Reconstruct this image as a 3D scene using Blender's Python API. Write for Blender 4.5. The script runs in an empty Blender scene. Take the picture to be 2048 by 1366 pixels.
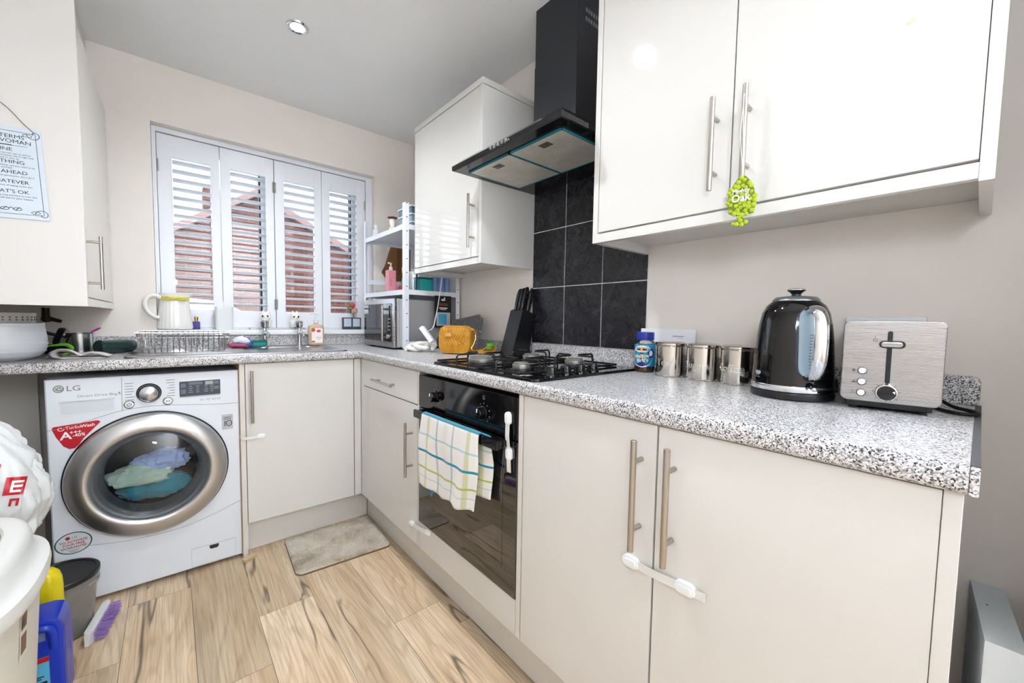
import bpy, bmesh, math, random
from math import sin, cos, pi, radians, sqrt, atan2
from mathutils import Vector, Matrix, noise
from mathutils.bvhtree import BVHTree

random.seed(11)
SC = bpy.context.scene
COL = SC.collection

# ------------------------------------------------------------------ materials
def H(h):
    h = h.lstrip('#')
    c = [int(h[i:i+2], 16)/255 for i in (0, 2, 4)]
    return tuple((v/12.92 if v <= .04045 else ((v+.055)/1.055)**2.4) for v in c) + (1,)

MATS = {}
def mat(name, col='#ffffff', rough=.5, metal=0, spec=.5, coat=0, trans=0, ior=1.45, emit=None, estr=0, sheen=0, sss=0):
    if name in MATS: return MATS[name]
    m = bpy.data.materials.new(name); m.use_nodes = True
    p = m.node_tree.nodes['Principled BSDF']
    p.inputs['Base Color'].default_value = H(col) if isinstance(col, str) else col
    p.inputs['Roughness'].default_value = rough
    p.inputs['Metallic'].default_value = metal
    p.inputs['Specular IOR Level'].default_value = spec
    p.inputs['Coat Weight'].default_value = coat
    p.inputs['Coat Roughness'].default_value = .03
    p.inputs['Transmission Weight'].default_value = trans
    p.inputs['IOR'].default_value = ior
    p.inputs['Sheen Weight'].default_value = sheen
    if emit:
        p.inputs['Emission Color'].default_value = H(emit); p.inputs['Emission Strength'].default_value = estr
    MATS[name] = m
    return m

class NT:
    """small node helper on a material's tree"""
    def __init__(s, m): s.t = m.node_tree; s.p = s.t.nodes['Principled BSDF']
    def n(s, typ, **kw):
        x = s.t.nodes.new(typ)
        for k, v in kw.items():
            if k.startswith('i_'): x.inputs[int(k[2:])].default_value = v
            else: setattr(x, k, v)
        return x
    def l(s, a, b): s.t.links.new(a, b)
    def coords(s, kind='Object', scale=(1, 1, 1), loc=(0, 0, 0), rot=(0, 0, 0)):
        tc = s.n('ShaderNodeTexCoord'); mp = s.n('ShaderNodeMapping')
        mp.inputs['Scale'].default_value = scale; mp.inputs['Location'].default_value = loc; mp.inputs['Rotation'].default_value = rot
        s.l(tc.outputs[kind], mp.inputs['Vector']); return mp.outputs['Vector']
    def noise(s, vec, scale=5, detail=3, rough=.5, dist=0):
        x = s.n('ShaderNodeTexNoise'); x.inputs['Scale'].default_value = scale; x.inputs['Detail'].default_value = detail
        x.inputs['Roughness'].default_value = rough; x.inputs['Distortion'].default_value = dist
        s.l(vec, x.inputs['Vector']); return x
    def ramp(s, fac, stops, interp='LINEAR'):
        r = s.n('ShaderNodeValToRGB'); r.color_ramp.interpolation = interp
        e = r.color_ramp.elements
        while len(e) < len(stops): e.new(.5)
        for i, (p, c) in enumerate(stops):
            e[i].position = p; e[i].color = H(c) if isinstance(c, str) else (c if len(c) == 4 else (*c, 1))
        s.l(fac, r.inputs['Fac']); return r.outputs['Color']
    def mix(s, fac, a, b, mode='MIX'):
        x = s.n('ShaderNodeMix', data_type='RGBA', blend_type=mode)
        for sock, v in ((x.inputs[0], fac), (x.inputs[6], a), (x.inputs[7], b)):
            if hasattr(v, 'is_linked'): s.l(v, sock)
            elif isinstance(v, (int, float)): sock.default_value = v
            else: sock.default_value = H(v) if isinstance(v, str) else v
        return x.outputs[2]
    def math(s, op, a, b=0):
        x = s.n('ShaderNodeMath', operation=op)
        for sock, v in ((x.inputs[0], a), (x.inputs[1], b)):
            if hasattr(v, 'is_linked'): s.l(v, sock)
            else: sock.default_value = v
        return x.outputs[0]
    def bump(s, h, strength=.2, dist=.002):
        b = s.n('ShaderNodeBump'); b.inputs['Strength'].default_value = strength; b.inputs['Distance'].default_value = dist
        s.l(h, b.inputs['Height']); s.l(b.outputs['Normal'], s.p.inputs['Normal'])
    def color(s, c): s.l(c, s.p.inputs['Base Color'])
    def rough(s, c): s.l(c, s.p.inputs['Roughness'])

def clear(name, tint=(1, 1, 1, 1), gloss=.06, rough=.02):
    """thin clear sheet: mostly see-through with a fresnel sheen"""
    if name in MATS: return MATS[name]
    m = bpy.data.materials.new(name); m.use_nodes = True; t = m.node_tree
    for n in list(t.nodes): t.nodes.remove(n)
    o = t.nodes.new('ShaderNodeOutputMaterial'); mx = t.nodes.new('ShaderNodeMixShader')
    a = t.nodes.new('ShaderNodeBsdfTransparent'); a.inputs[0].default_value = tint
    g = t.nodes.new('ShaderNodeBsdfGlossy'); g.inputs['Roughness'].default_value = rough
    f = t.nodes.new('ShaderNodeFresnel'); f.inputs[0].default_value = 1.45
    ad = t.nodes.new('ShaderNodeMath'); ad.operation = 'MULTIPLY_ADD'; ad.inputs[1].default_value = .8; ad.inputs[2].default_value = gloss-.03
    t.links.new(f.outputs[0], ad.inputs[0]); t.links.new(ad.outputs[0], mx.inputs[0])
    t.links.new(a.outputs[0], mx.inputs[1]); t.links.new(g.outputs[0], mx.inputs[2]); t.links.new(mx.outputs[0], o.inputs[0])
    MATS[name] = m
    return m

# ------------------------------------------------------------------ objects
ROOT = {}
def meta(o, label=None, cat=None, group=None, kind=None):
    if label: o['label'] = label
    if cat: o['category'] = cat
    if group: o['group'] = group
    if kind: o['kind'] = kind
    return o
def thing(name, label, cat, loc=(0, 0, 0), rz=0, group=None):
    o = bpy.data.objects.new(name, None); o.empty_display_size = .05; COL.objects.link(o)
    o.location = loc; o.rotation_euler = (0, 0, rz)
    ROOT[o] = Matrix.Translation(loc) @ Matrix.Rotation(rz, 4, 'Z')
    return meta(o, label, cat, group)
def fin(name, bm, m, parent=None, smooth=True, angle=35, local=False, solid=None, sub=0):
    if parent is not None and not local:
        bm.transform(ROOT[parent].inverted())
    me = bpy.data.meshes.new(name)
    bmesh.ops.recalc_face_normals(bm, faces=bm.faces) if bm.faces and solid is None else None
    bm.to_mesh(me); bm.free()
    me.materials.append(m)
    if smooth:
        for p in me.polygons: p.use_smooth = True
        try: me.set_sharp_from_angle(angle=radians(angle))
        except Exception: pass
    o = bpy.data.objects.new(name, me); COL.objects.link(o)
    if smooth and len(me.polygons):
        ar = [p.area for p in me.polygons]
        if max(ar) > .04*sum(ar):
            wn = o.modifiers.new('normals', 'WEIGHTED_NORMAL'); wn.keep_sharp = True
    if parent is not None:
        o.parent = parent; ROOT[o] = ROOT[parent]
    else: ROOT[o] = Matrix.Identity(4)
    if sub:
        md = o.modifiers.new('sub', 'SUBSURF'); md.levels = sub; md.render_levels = sub
    return o
def struct(name, bm, m, parent=None, **k):
    o = fin(name, bm, m, parent, **k); o['kind'] = 'structure'; return o
def single(name, bm, m, label, cat, group=None, **k):
    return meta(fin(name, bm, m, None, **k), label, cat, group)
def dup(root, loc=None, rz=None, label=None, M=None):
    r = root.copy(); COL.objects.link(r)
    if loc is not None: r.location = loc
    if rz is not None: r.rotation_euler = (0, 0, rz)
    if label: r['label'] = label
    def rec(a, b):
        for ch in list(a.children):
            if ch.name not in COL.objects: continue
            c = ch.copy(); COL.objects.link(c); c.parent = b; rec(ch, c)
    rec(root, r)
    return r

# ------------------------------------------------------------------ shapes
def B(): return bmesh.new()
def merge(bm, tmp):
    mp = {v.index: bm.verts.new(v.co) for v in tmp.verts}
    for f in tmp.faces: bm.faces.new([mp[v.index] for v in f.verts])
    tmp.free(); return bm
def box(bm, x0, x1, y0, y1, z0, z1, bev=0, seg=2, M=None):
    x0, x1 = min(x0, x1), max(x0, x1); y0, y1 = min(y0, y1), max(y0, y1); z0, z1 = min(z0, z1), max(z0, z1)
    t = bmesh.new()
    vs = [t.verts.new((x, y, z)) for z in (z0, z1) for y in (y0, y1) for x in (x0, x1)]
    for f in [(0, 2, 3, 1), (4, 5, 7, 6), (0, 1, 5, 4), (2, 6, 7, 3), (0, 4, 6, 2), (1, 3, 7, 5)]: t.faces.new([vs[i] for i in f])
    if bev > 0:
        bev = min(bev, .45*min(x1-x0, y1-y0, z1-z0))
        bmesh.ops.bevel(t, geom=list(t.edges), offset=bev, segments=seg, profile=.5, affect='EDGES', clamp_overlap=True)
    if M is not None: t.transform(M)
    t.verts.index_update()
    return merge(bm, t)
def ring_faces(bm, rings, closed=True, cap0=True, cap1=True):
    n = len(rings[0])
    for a, b in zip(rings, rings[1:]):
        for i in range(n if closed else n-1):
            j = (i+1) % n
            try: bm.faces.new((a[i], a[j], b[j], b[i]))
            except ValueError: pass
    if cap0:
        try: bm.faces.new(list(reversed(rings[0])))
        except ValueError: pass
    if cap1:
        try: bm.faces.new(rings[-1])
        except ValueError: pass
def loft(bm, rings, cap0=True, cap1=True, closed=True):
    rs = [[bm.verts.new(p) for p in r] for r in rings]
    ring_faces(bm, rs, closed, cap0, cap1); return bm
def frame_of(d):
    d = Vector(d).normalized(); a = Vector((0, 0, 1)) if abs(d.z) < .9 else Vector((1, 0, 0))
    u = d.cross(a).normalized(); return u, d.cross(u).normalized(), d
def cyl(bm, p0, p1, r0, r1=None, seg=24, bev=0):
    p0, p1 = Vector(p0), Vector(p1); r1 = r0 if r1 is None else r1
    u, v, d = frame_of(p1-p0); L = (p1-p0).length
    st = [(0, r0), (L, r1)] if not bev else [(0, r0-bev), (bev*.3, r0-bev*.3), (bev, r0), (L-bev, r1), (L-bev*.3, r1-bev*.3), (L, r1-bev)]
    return loft(bm, [[p0+d*h+(u*cos(2*pi*i/seg)+v*sin(2*pi*i/seg))*r for i in range(seg)] for h, r in st])
def lathe(bm, prof, c=(0, 0, 0), seg=48, axis=(0, 0, 1), sx=1, sy=1, cap0=True, cap1=True, u=None):
    """revolve (r, h) about an axis through c"""
    c = Vector(c); d = Vector(axis).normalized()
    if u is None:
        uu, vv, _ = frame_of(d) if abs(d.z) < .99 else (Vector((1, 0, 0)), Vector((0, 1, 0))*(1 if d.z > 0 else -1), d)
    else: uu = Vector(u); vv = d.cross(uu)
    rings = [[c+d*h+(uu*cos(2*pi*i/seg)*sx+vv*sin(2*pi*i/seg)*sy)*max(r, 1e-5) for i in range(seg)] for r, h in prof]
    return loft(bm, rings, cap0, cap1)
def catmull(pts, k=6, closed=False):
    P = [Vector(p) for p in pts]; n = len(P); out = []
    for i in range(n if closed else n-1):
        a = P[(i-1) % n] if closed or i > 0 else P[0]*2-P[1]
        b, c = P[i], P[(i+1) % n]
        d = P[(i+2) % n] if closed or i+2 < n else P[-1]*2-P[-2]
        for j in range(k):
            t = j/k
            out.append(.5*((2*b)+(c-a)*t+(2*a-5*b+4*c-d)*t*t+(3*b-a-3*c+d)*t**3))
    if not closed: out.append(P[-1])
    return out
def tube(bm, pts, r, seg=8, smooth=0, closed=False, flat=None):
    """sweep a circle (or an ellipse: flat=(rx, ry)) along a path; r may be a list"""
    P = catmull(pts, smooth, closed) if smooth else [Vector(p) for p in pts]
    n = len(P); rs = r if isinstance(r, (list, tuple)) else [r]*n
    if len(rs) != n:
        rs = [rs[min(len(rs)-1, int(i*(len(rs)-1)/max(1, n-1)))]+(rs[min(len(rs)-1, int(i*(len(rs)-1)/max(1, n-1))+1)]-rs[int(i*(len(rs)-1)/max(1, n-1))])*((i*(len(rs)-1)/max(1, n-1)) % 1) for i in range(n)]
    T = []
    for i in range(n):
        a = P[(i-1) % n] if closed or i > 0 else P[0]; b = P[(i+1) % n] if closed or i < n-1 else P[-1]
        d = (b-a); T.append(d.normalized() if d.length > 1e-9 else Vector((0, 0, 1)))
    u, v, _ = frame_of(T[0]); rings = []
    for i in range(n):
        if i: 
            q = T[i-1].rotation_difference(T[i]); u = q @ u
        u = (u-T[i]*u.dot(T[i])).normalized(); v = T[i].cross(u)
        fx, fy = flat if flat else (1, 1)
        rings.append([P[i]+(u*cos(2*pi*k/seg)*fx+v*sin(2*pi*k/seg)*fy)*rs[i] for k in range(seg)])
    if closed: 
        rs_ = [[bm.verts.new(p) for p in rr] for rr in rings]; rs_.append(rs_[0])
        ring_faces(bm, rs_, True, False, False)
    else: loft(bm, rings)
    return bm
def rrect(w, h, r, n=5):
    """rounded rectangle outline, centred"""
    r = min(r, w/2-1e-6, h/2-1e-6); o = []
    for cx, cy, a0 in ((w/2-r, h/2-r, 0), (-w/2+r, h/2-r, pi/2), (-w/2+r, -h/2+r, pi), (w/2-r, -h/2+r, 1.5*pi)):
        for i in range(n+1):
            a = a0+pi/2*i/n; o.append((cx+r*cos(a), cy+r*sin(a)))
    return o
def prism(bm, poly, M, d, bev=0):
    """extrude a 2D outline by d along the local z of M"""
    P = [(x, y) for x, y in poly]
    if not bev: rings = [[M @ Vector((x, y, h)) for x, y in P] for h in (0, d)]
    else:
        cx = sum(p[0] for p in P)/len(P); cy = sum(p[1] for p in P)/len(P)
        def ins(b):
            out = []
            n = len(P)
            for i in range(n):
                a, c, e = Vector(P[i-1]), Vector(P[i]), Vector(P[(i+1) % n])
                t = (e-a); t = t.normalized() if t.length > 1e-9 else Vector((1, 0)); nn = Vector((-t.y, t.x))
                if nn.dot(Vector((cx, cy))-c) < 0: nn = -nn
                out.append(c+nn*b)
            return out
        s = 1 if d > 0 else -1
        rings = [[M @ Vector((p[0], p[1], h)) for p in ins(b)] for h, b in ((0, bev*.0), (d-s*bev, 0), (d-s*bev*.3, bev*.3), (d, bev))]
    return loft(bm, rings)
def basis(o, x, y, z=None):
    x, y = Vector(x).normalized(), Vector(y).normalized(); z = x.cross(y) if z is None else Vector(z).normalized()
    M = Matrix((x, y, z)).transposed().to_4x4(); M.translation = Vector(o); return M
def sphere(bm, c, r, seg=20, rings=12, sx=1, sy=1, sz=1, M=None):
    c = Vector(c); R = []
    for i in range(1, rings):
        t = pi*i/rings
        R.append([Vector((r*sx*sin(t)*cos(2*pi*k/seg), r*sy*sin(t)*sin(2*pi*k/seg), -r*sz*cos(t))) for k in range(seg)])
    f = (lambda p: c+(M @ p if M is not None else p))
    vs = [[bm.verts.new(f(p)) for p in ring] for ring in R]
    ring_faces(bm, vs, True, False, False)
    a, b = bm.verts.new(f(Vector((0, 0, -r*sz)))), bm.verts.new(f(Vector((0, 0, r*sz))))
    for k in range(seg):
        bm.faces.new((vs[0][(k+1) % seg], vs[0][k], a)); bm.faces.new((vs[-1][k], vs[-1][(k+1) % seg], b))
    return bm
def grid(bm, f, nu, nv, uv=None):
    vs = [[bm.verts.new(f(i/nu, j/nv)) for i in range(nu+1)] for j in range(nv+1)]
    lay = bm.loops.layers.uv.verify() if uv else None
    for j in range(nv):
        for i in range(nu):
            fc = bm.faces.new((vs[j][i], vs[j][i+1], vs[j+1][i+1], vs[j+1][i]))
            if uv:
                for lp, (a, b) in zip(fc.loops, ((i, j), (i+1, j), (i+1, j+1), (i, j+1))): lp[lay].uv = uv(a/nu, b/nv)
    return vs
def text(bm, s, size, M, f=None, align='CENTER', d=0, bold=0, sx=1):
    """lettering; M maps the text plane to 3D, or f(x, y) does"""
    cu = bpy.data.curves.new('t', 'FONT'); cu.body = s; cu.size = size; cu.align_x = align; cu.align_y = 'CENTER'
    cu.resolution_u = 3; cu.offset = bold*size
    ob = bpy.data.objects.new('t', cu); me = bpy.data.meshes.new_from_object(ob)
    tmp = bmesh.new(); tmp.from_mesh(me); vs = {}
    if d:
        r = bmesh.ops.extrude_face_region(tmp, geom=list(tmp.faces))
        for v in r['geom']:
            if isinstance(v, bmesh.types.BMVert): v.co.z += d
    for v in tmp.verts:
        p = f(v.co.x*sx, v.co.y, v.co.z) if f else M @ Vector((v.co.x*sx, v.co.y, v.co.z)); vs[v.index] = bm.verts.new(p)
    for fc in tmp.faces:
        try: bm.faces.new([vs[v.index] for v in fc.verts])
        except ValueError: pass
    tmp.free(); bpy.data.meshes.remove(me); bpy.data.objects.remove(ob); bpy.data.curves.remove(cu)
    return bm
def disc(bm, M, r, seg=32, d=.0006, sy=1):
    return prism(bm, [(r*cos(2*pi*i/seg), r*sy*sin(2*pi*i/seg)) for i in range(seg)], M, d)
EXPOSURE, SKY, LAMP, FLASH, BOUNCE = 1.28, 1.9, 14.5, 2.4, 30
# ------------------------------------------------------------------ surfaces
def gloss_cream(name, col):
    m = mat(name, col, .13, 0, .5); n = NT(m)
    v = n.coords('Object'); q = n.noise(v, 3, 2); n.rough(n.ramp(q.outputs['Fac'], [(.3, (.045,)*3), (.75, (.075,)*3)]))
    return m
M_DOOR = gloss_cream('cream gloss door', '#dedcd8')
M_SIDE = mat('cream satin panel', '#dddbd8', .3)
M_CARC = mat('cream melamine', '#dfdbd5', .4)
M_EDGE = mat('raw board edge', '#cdb391', .6)
M_STEEL = mat('brushed nickel', '#b6b0a8', .3, 1)
M_CHROME = mat('chrome', '#d9dbde', .07, 1)
M_INOX = mat('stainless steel', '#a5a4a6', .28, 1)
n = NT(M_INOX); v = n.coords('Object', (4, 4, 400)); q = n.noise(v, 3, 4); n.rough(n.ramp(q.outputs['Fac'], [(.3, (.2,)*3), (.7, (.36,)*3)]))
M_BLACK = mat('black gloss', '#0a0a0c', .06, 0, .6)
M_BLACKM = mat('black satin', '#141416', .35)
M_IRON = mat('black cast iron', '#101012', .5)
M_WHITE = mat('white plastic', '#eef0f2', .35)
M_WHITEG = mat('white gloss plastic', '#f1f3f5', .18)
M_CERAM = mat('white ceramic', '#f3f1ec', .15)
M_RUBBER = mat('black rubber', '#0b0b0c', .6)
M_GREYT = mat('grey print', '#8d9096', .5)
M_DKT = mat('dark print', '#26282c', .5)
M_WT = mat('white print', '#f4f4f4', .5)
M_RED = mat('red print', '#c01828', .4)
M_GLASS = clear('clear glass')

def m_wall(name, c1, c2, amt=.06):
    m = mat(name, c1, .75, 0, .25); n = NT(m); v = n.coords('Object')
    a = n.noise(v, 2.2, 4, .6); n.color(n.ramp(a.outputs['Fac'], [(.25, c2), (.7, c1)]))
    b = n.noise(v, 260, 2); n.bump(b.outputs['Fac'], amt, .001); return m
M_WALL = m_wall('magnolia emulsion', '#f2ebe4', '#ede5dd')
M_CEIL = m_wall('white ceiling paint', '#f5f5f4', '#f1f1f0')

def m_granite():
    m = mat('speckled granite laminate', '#999999', .3, 0, .5); n = NT(m); v = n.coords('Object')
    nz = n.noise(v, 140, 2); mx = n.n('ShaderNodeVectorMath', operation='MULTIPLY_ADD'); mx.inputs[1].default_value = (.004,)*3
    n.l(nz.outputs['Color'], mx.inputs[0]); n.l(v, mx.inputs[2])
    vo = n.n('ShaderNodeTexVoronoi'); vo.inputs['Scale'].default_value = 470; n.l(mx.outputs[0], vo.inputs['Vector'])
    sp = n.n('ShaderNodeSeparateColor'); n.l(vo.outputs['Color'], sp.inputs[0])
    big = n.noise(v, 170, 2); f = n.math('ADD', n.math('MULTIPLY', sp.outputs[0], .62), n.math('MULTIPLY', big.outputs['Fac'], .42))
    c = n.ramp(f, [(0, '#1d1c1f'), (.24, '#474549'), (.31, '#86848a'), (.40, '#b3b1b3'), (.5, '#d2d0d0'), (.62, '#e9e8e7'), (.8, '#a09d9f')], 'CONSTANT')
    n.color(c); return m
M_GRAN = m_granite()

def m_tile():
    m = mat('black slate tile', '#17171b', .22, 0, .5); n = NT(m); v = n.coords('Object')
    a = n.noise(v, 9, 6, .65, 1.2); b = n.noise(v, 60, 4)
    n.color(n.mix(.25, n.ramp(a.outputs['Fac'], [(.3, '#151519'), (.62, '#25252b'), (.78, '#3c3d45')]), n.ramp(b.outputs['Fac'], [(.4, '#0e0e10'), (.7, '#3a3a40')])))
    n.rough(n.ramp(a.outputs['Fac'], [(.3, (.16,)*3), (.7, (.34,)*3)])); return m
M_TILE = m_tile()
M_GROUT = mat('white grout', '#f2f2f0', .7)

def m_wood():
    m = mat('rustic oak laminate', '#c4a684', .42, 0, .4); n = NT(m)
    tc = n.n('ShaderNodeTexCoord'); at = n.n('ShaderNodeAttribute', attribute_name='tone')
    def mp(sc):
        x = n.n('ShaderNodeMapping'); x.inputs['Scale'].default_value = sc; n.l(tc.outputs['UV'], x.inputs['Vector']); return x.outputs['Vector']
    big = n.noise(mp((7, 1.1, 1)), 1, 3, .55, .6); fine = n.noise(mp((140, 4, 1)), 1, 5, .65, .3)
    # growth rings: contour bands of a stretched noise
    rn = n.noise(mp((9, .85, 1)), 1, 1.5, .5, .4); band = n.math('SINE', n.math('MULTIPLY', rn.outputs['Fac'], 95))
    c = n.ramp(big.outputs['Fac'], [(.25, '#c4a681'), (.5, '#e0c6a4'), (.72, '#ecd8ba')])
    c = n.mix(n.math('MULTIPLY', n.ramp(fine.outputs['Fac'], [(.42, (0, 0, 0)), (.68, (1, 1, 1))]), .6), c, '#a08363')
    c = n.mix(n.math('MULTIPLY', n.ramp(band, [(.25, (0, 0, 0)), (1, (1, 1, 1))]), .22), c, '#86694b')
    # grey weathered bands
    gy = n.noise(mp((11, .5, 1)), 1, 2); c = n.mix(n.ramp(gy.outputs['Fac'], [(.55, (0, 0, 0)), (.72, (.55, .55, .55))]), c, '#a3917c')
    # split cracks: thin iso-lines of a long noise, only in places
    cr = n.noise(mp((4.2, .55, 1)), 1, 3.5, .55, .35); ms = n.noise(mp((5, 1.3, 1)), 1, 1)
    d = n.math('ABSOLUTE', n.math('SUBTRACT', cr.outputs['Fac'], .5))
    k = n.ramp(d, [(0, (1, 1, 1)), (.003, (.8, .8, .8)), (.009, (0, 0, 0))])
    k = n.math('MULTIPLY', k, n.ramp(ms.outputs['Fac'], [(.48, (0, 0, 0)), (.6, (1, 1, 1))]))
    c = n.mix(n.math('MULTIPLY', k, .8), c, '#3b2c22')
    # knots
    vo = n.n('ShaderNodeTexVoronoi'); vo.inputs['Scale'].default_value = 1; vo.inputs['Randomness'].default_value = 1; n.l(mp((5.5, 2.1, 1)), vo.inputs['Vector'])
    c = n.mix(n.ramp(vo.outputs['Distance'], [(.012, (.8, .8, .8)), (.03, (.25, .25, .25)), (.07, (0, 0, 0))]), c, '#5a3f2a')
    hs = n.n('ShaderNodeHueSaturation'); n.l(c, hs.inputs['Color']); n.l(at.outputs['Fac'], hs.inputs['Value']); hs.inputs['Saturation'].default_value = .95
    n.color(hs.outputs['Color']); n.bump(fine.outputs['Fac'], .12, .0006); return m
M_WOOD = m_wood()

def m_brick():
    m = mat('red brick', '#96584a', .85, 0, .2); n = NT(m); v = n.coords('Object', rot=(radians(90), 0, 0))
    b = n.n('ShaderNodeTexBrick'); n.l(v, b.inputs['Vector'])
    b.inputs['Color1'].default_value = H('#6c4138'); b.inputs['Color2'].default_value = H('#4f2f29'); b.inputs['Mortar'].default_value = H('#79665d')
    b.inputs['Scale'].default_value = 1; b.inputs['Brick Width'].default_value = .225; b.inputs['Row Height'].default_value = .075; b.inputs['Mortar Size'].default_value = .006
    a = n.noise(v, 3, 5, .65); n.color(n.mix(.35, b.outputs['Color'], n.ramp(a.outputs['Fac'], [(.3, '#3f2720'), (.7, '#6f4d43')]))); return m
M_BRICK = m_brick()
# ------------------------------------------------------------------ camera
W, F, PX, PY = 2048, 800.8458, 1026.9931, 689.6245
cam = bpy.data.cameras.new('camera'); co = bpy.data.objects.new('camera', cam); COL.objects.link(co)
cam.sensor_width = 36; cam.lens = F/W*36; cam.shift_x = (1024-PX)/W; cam.shift_y = (PY-683)/W; cam.clip_start = .02
co.matrix_world = Matrix(((.75981167, .02585852, -.64962879, -1.33476325), (-.64993287, .05562772, -.75795305, -2.67820147),
                          (.01653782, .99811667, .05907289, 1.07452254), (0, 0, 0, 1)))
SC.camera = co
vs_ = SC.view_settings; vs_.view_transform = 'Standard'; vs_.look = 'None'; vs_.gamma = 1; vs_.use_curve_mapping = False; vs_.exposure = EXPOSURE

# ------------------------------------------------------------------ room shell
XL, YN, ZC = -1.91, -4.6, 2.299
fl = B(); uv = fl.loops.layers.uv.verify(); tn = fl.loops.layers.float.new('tone')
rnd = random.Random(5)
fixed = {1: -.695, 2: -1.305, 3: -1.05, 5: -1.385, 6: -1.53, 4: -2.05, 0: -1.0}
tones = {(1, 0): .98, (1, -1): 1.06, (2, 0): .84, (2, -1): 1.0, (3, 0): .9, (3, -1): 1.1, (4, 0): .98, (5, 0): 1.1, (5, -1): 1.1, (6, 0): .8, (6, -1): .8, (0, 0): 1.0, (0, -1): 1.0}
for k in range(-2, 9):
    xa = max(XL, -1.66+.18*k); xb = min(0, -1.48+.18*k)
    if xb-xa < .01: continue
    j0 = fixed.get(k, -rnd.random()*1.2)
    cuts = [0] + [j0-1.28*i for i in range(-1, 5) if YN < j0-1.28*i < 0] + [YN]
    for i, (ya, yb) in enumerate(zip(cuts, cuts[1:])):
        key = (k, 0 if ya > j0 + .01 else -1)
        g = .0006; x_, y_ = rnd.random()*20, rnd.random()*20; t_ = tones.get(key, .9+.2*rnd.random())
        v = [fl.verts.new(p) for p in ((xa+g, yb+g, 0), (xb-g, yb+g, 0), (xb-g, ya-g, 0), (xa+g, ya-g, 0))]
        f = fl.faces.new(v)
        for lp in f.loops:
            lp[uv].uv = (lp.vert.co.x+x_, lp.vert.co.y+y_); lp[tn] = t_
v = [fl.verts.new(p) for p in ((XL, YN, -.003), (0, YN, -.003), (0, 0, -.003), (XL, 0, -.003))]
f = fl.faces.new(v)
for lp in f.loops: lp[uv].uv = (0, 0); lp[tn] = .15
struct('floor', fl, M_WOOD, smooth=False)

WX0, WX1, WZ0, WZ1 = -1.385, -.276, .985, 2.017
b = B(); T = .17
box(b, XL-.1, WX0, 0, T, 0, 2.4); box(b, WX1, .1, 0, T, 0, 2.4); box(b, WX0, WX1, 0, T, 0, WZ0); box(b, WX0, WX1, 0, T, WZ1, 2.4)
struct('wall_far', b, M_WALL, smooth=False)
b = B(); box(b, 0, .1, YN, 0, 0, 2.4); struct('wall_right', b, M_WALL, smooth=False)
b = B(); box(b, XL-.1, XL, YN, 0, 0, 2.4); struct('wall_left', b, M_WALL, smooth=False)
b = B(); box(b, -.3, 0, -2.93, -2.79, 0, 2.4); struct('wall_return', b, M_WALL, smooth=False)
b = B(); box(b, XL, 0, YN-.1, YN, 0, 2.4); struct('wall_near', b, M_WALL, smooth=False)
b = B(); box(b, XL-.1, .1, YN-.1, .17, ZC, ZC+.1); struct('ceiling', b, M_CEIL, smooth=False)
# kitchen window: sill, frame, pane
b = B(); box(b, WX0, WX1, -.034, T-.03, WZ0-.012, 1.003, .006); s_ = struct('trim_1', b, M_WHITEG)
b = B(); Y0, Y1 = .115, .165
xs = [(-1.385, -1.315), (-.915, -.845), (-.395, -.276)]
for a, c in xs: box(b, a, c, Y0, Y1, 1.003, 2.017, .006)
for a, c in ((-1.315, -.915), (-.845, -.395)):
    box(b, a, c, Y0, Y1, 1.003, 1.07, .006); box(b, a, c, Y0, Y1, 1.95, 2.017, .006)
w1 = struct('window_1', b, M_WHITEG)
b = B()
for a, c in ((-1.315, -.915), (-.845, -.395)):
    for x in (a, c-.006): box(b, x, x+.006, Y0+.004, Y1-.004, 1.07, 1.95)
struct('window_seal', b, M_RUBBER, w1)
b = B(); box(b, -1.33, -.38, .139, .143, 1.06, 1.96); struct('pane', b, M_GLASS, w1)

# ------------------------------------------------------------------ outside the window
b = B(); v = [b.verts.new(p) for p in ((-14, .3, -.15), (14, .3, -.15), (14, 30, -.15), (-14, 30, -.15))]; b.faces.new(v)
struct('ground', b, mat('grey tarmac', '#77777a', .9), smooth=False)
hs = thing('neighbour_house', 'red brick gable end of the house seen through the shutter louvres', 'house', (-.1, 6, -.15))
b = B(); pts = [(-2.6, -.15), (3.9, -.15), (3.9, 1.14), (-.1, 3.22), (-2.6, 1.47)]
prism(b, pts, basis((0, 6, 0), (1, 0, 0), (0, 0, 1), (0, 1, 0)), 7); fin('brick_gable', b, M_BRICK, hs, smooth=False)
b = B()
for (xa, za), (xb, zb) in (((-2.9, 1.28), (-.1, 3.24)), ((-.1, 3.24), (4.2, 1.0))):
    P = [(xa, za), (xb, zb), (xb, zb+.12), (xa, za+.12)]
    prism(b, P, basis((0, 5.86, 0), (1, 0, 0), (0, 0, 1), (0, 1, 0)), 7.2)
fin('roof', b, mat('roof tile', '#8d6d66', .8), hs, smooth=False)
b = B(); box(b, -.75, -.45, 8, 8.4, 2.6, 3.75); fin('chimney_stack', b, M_BRICK, hs, smooth=False)
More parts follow.
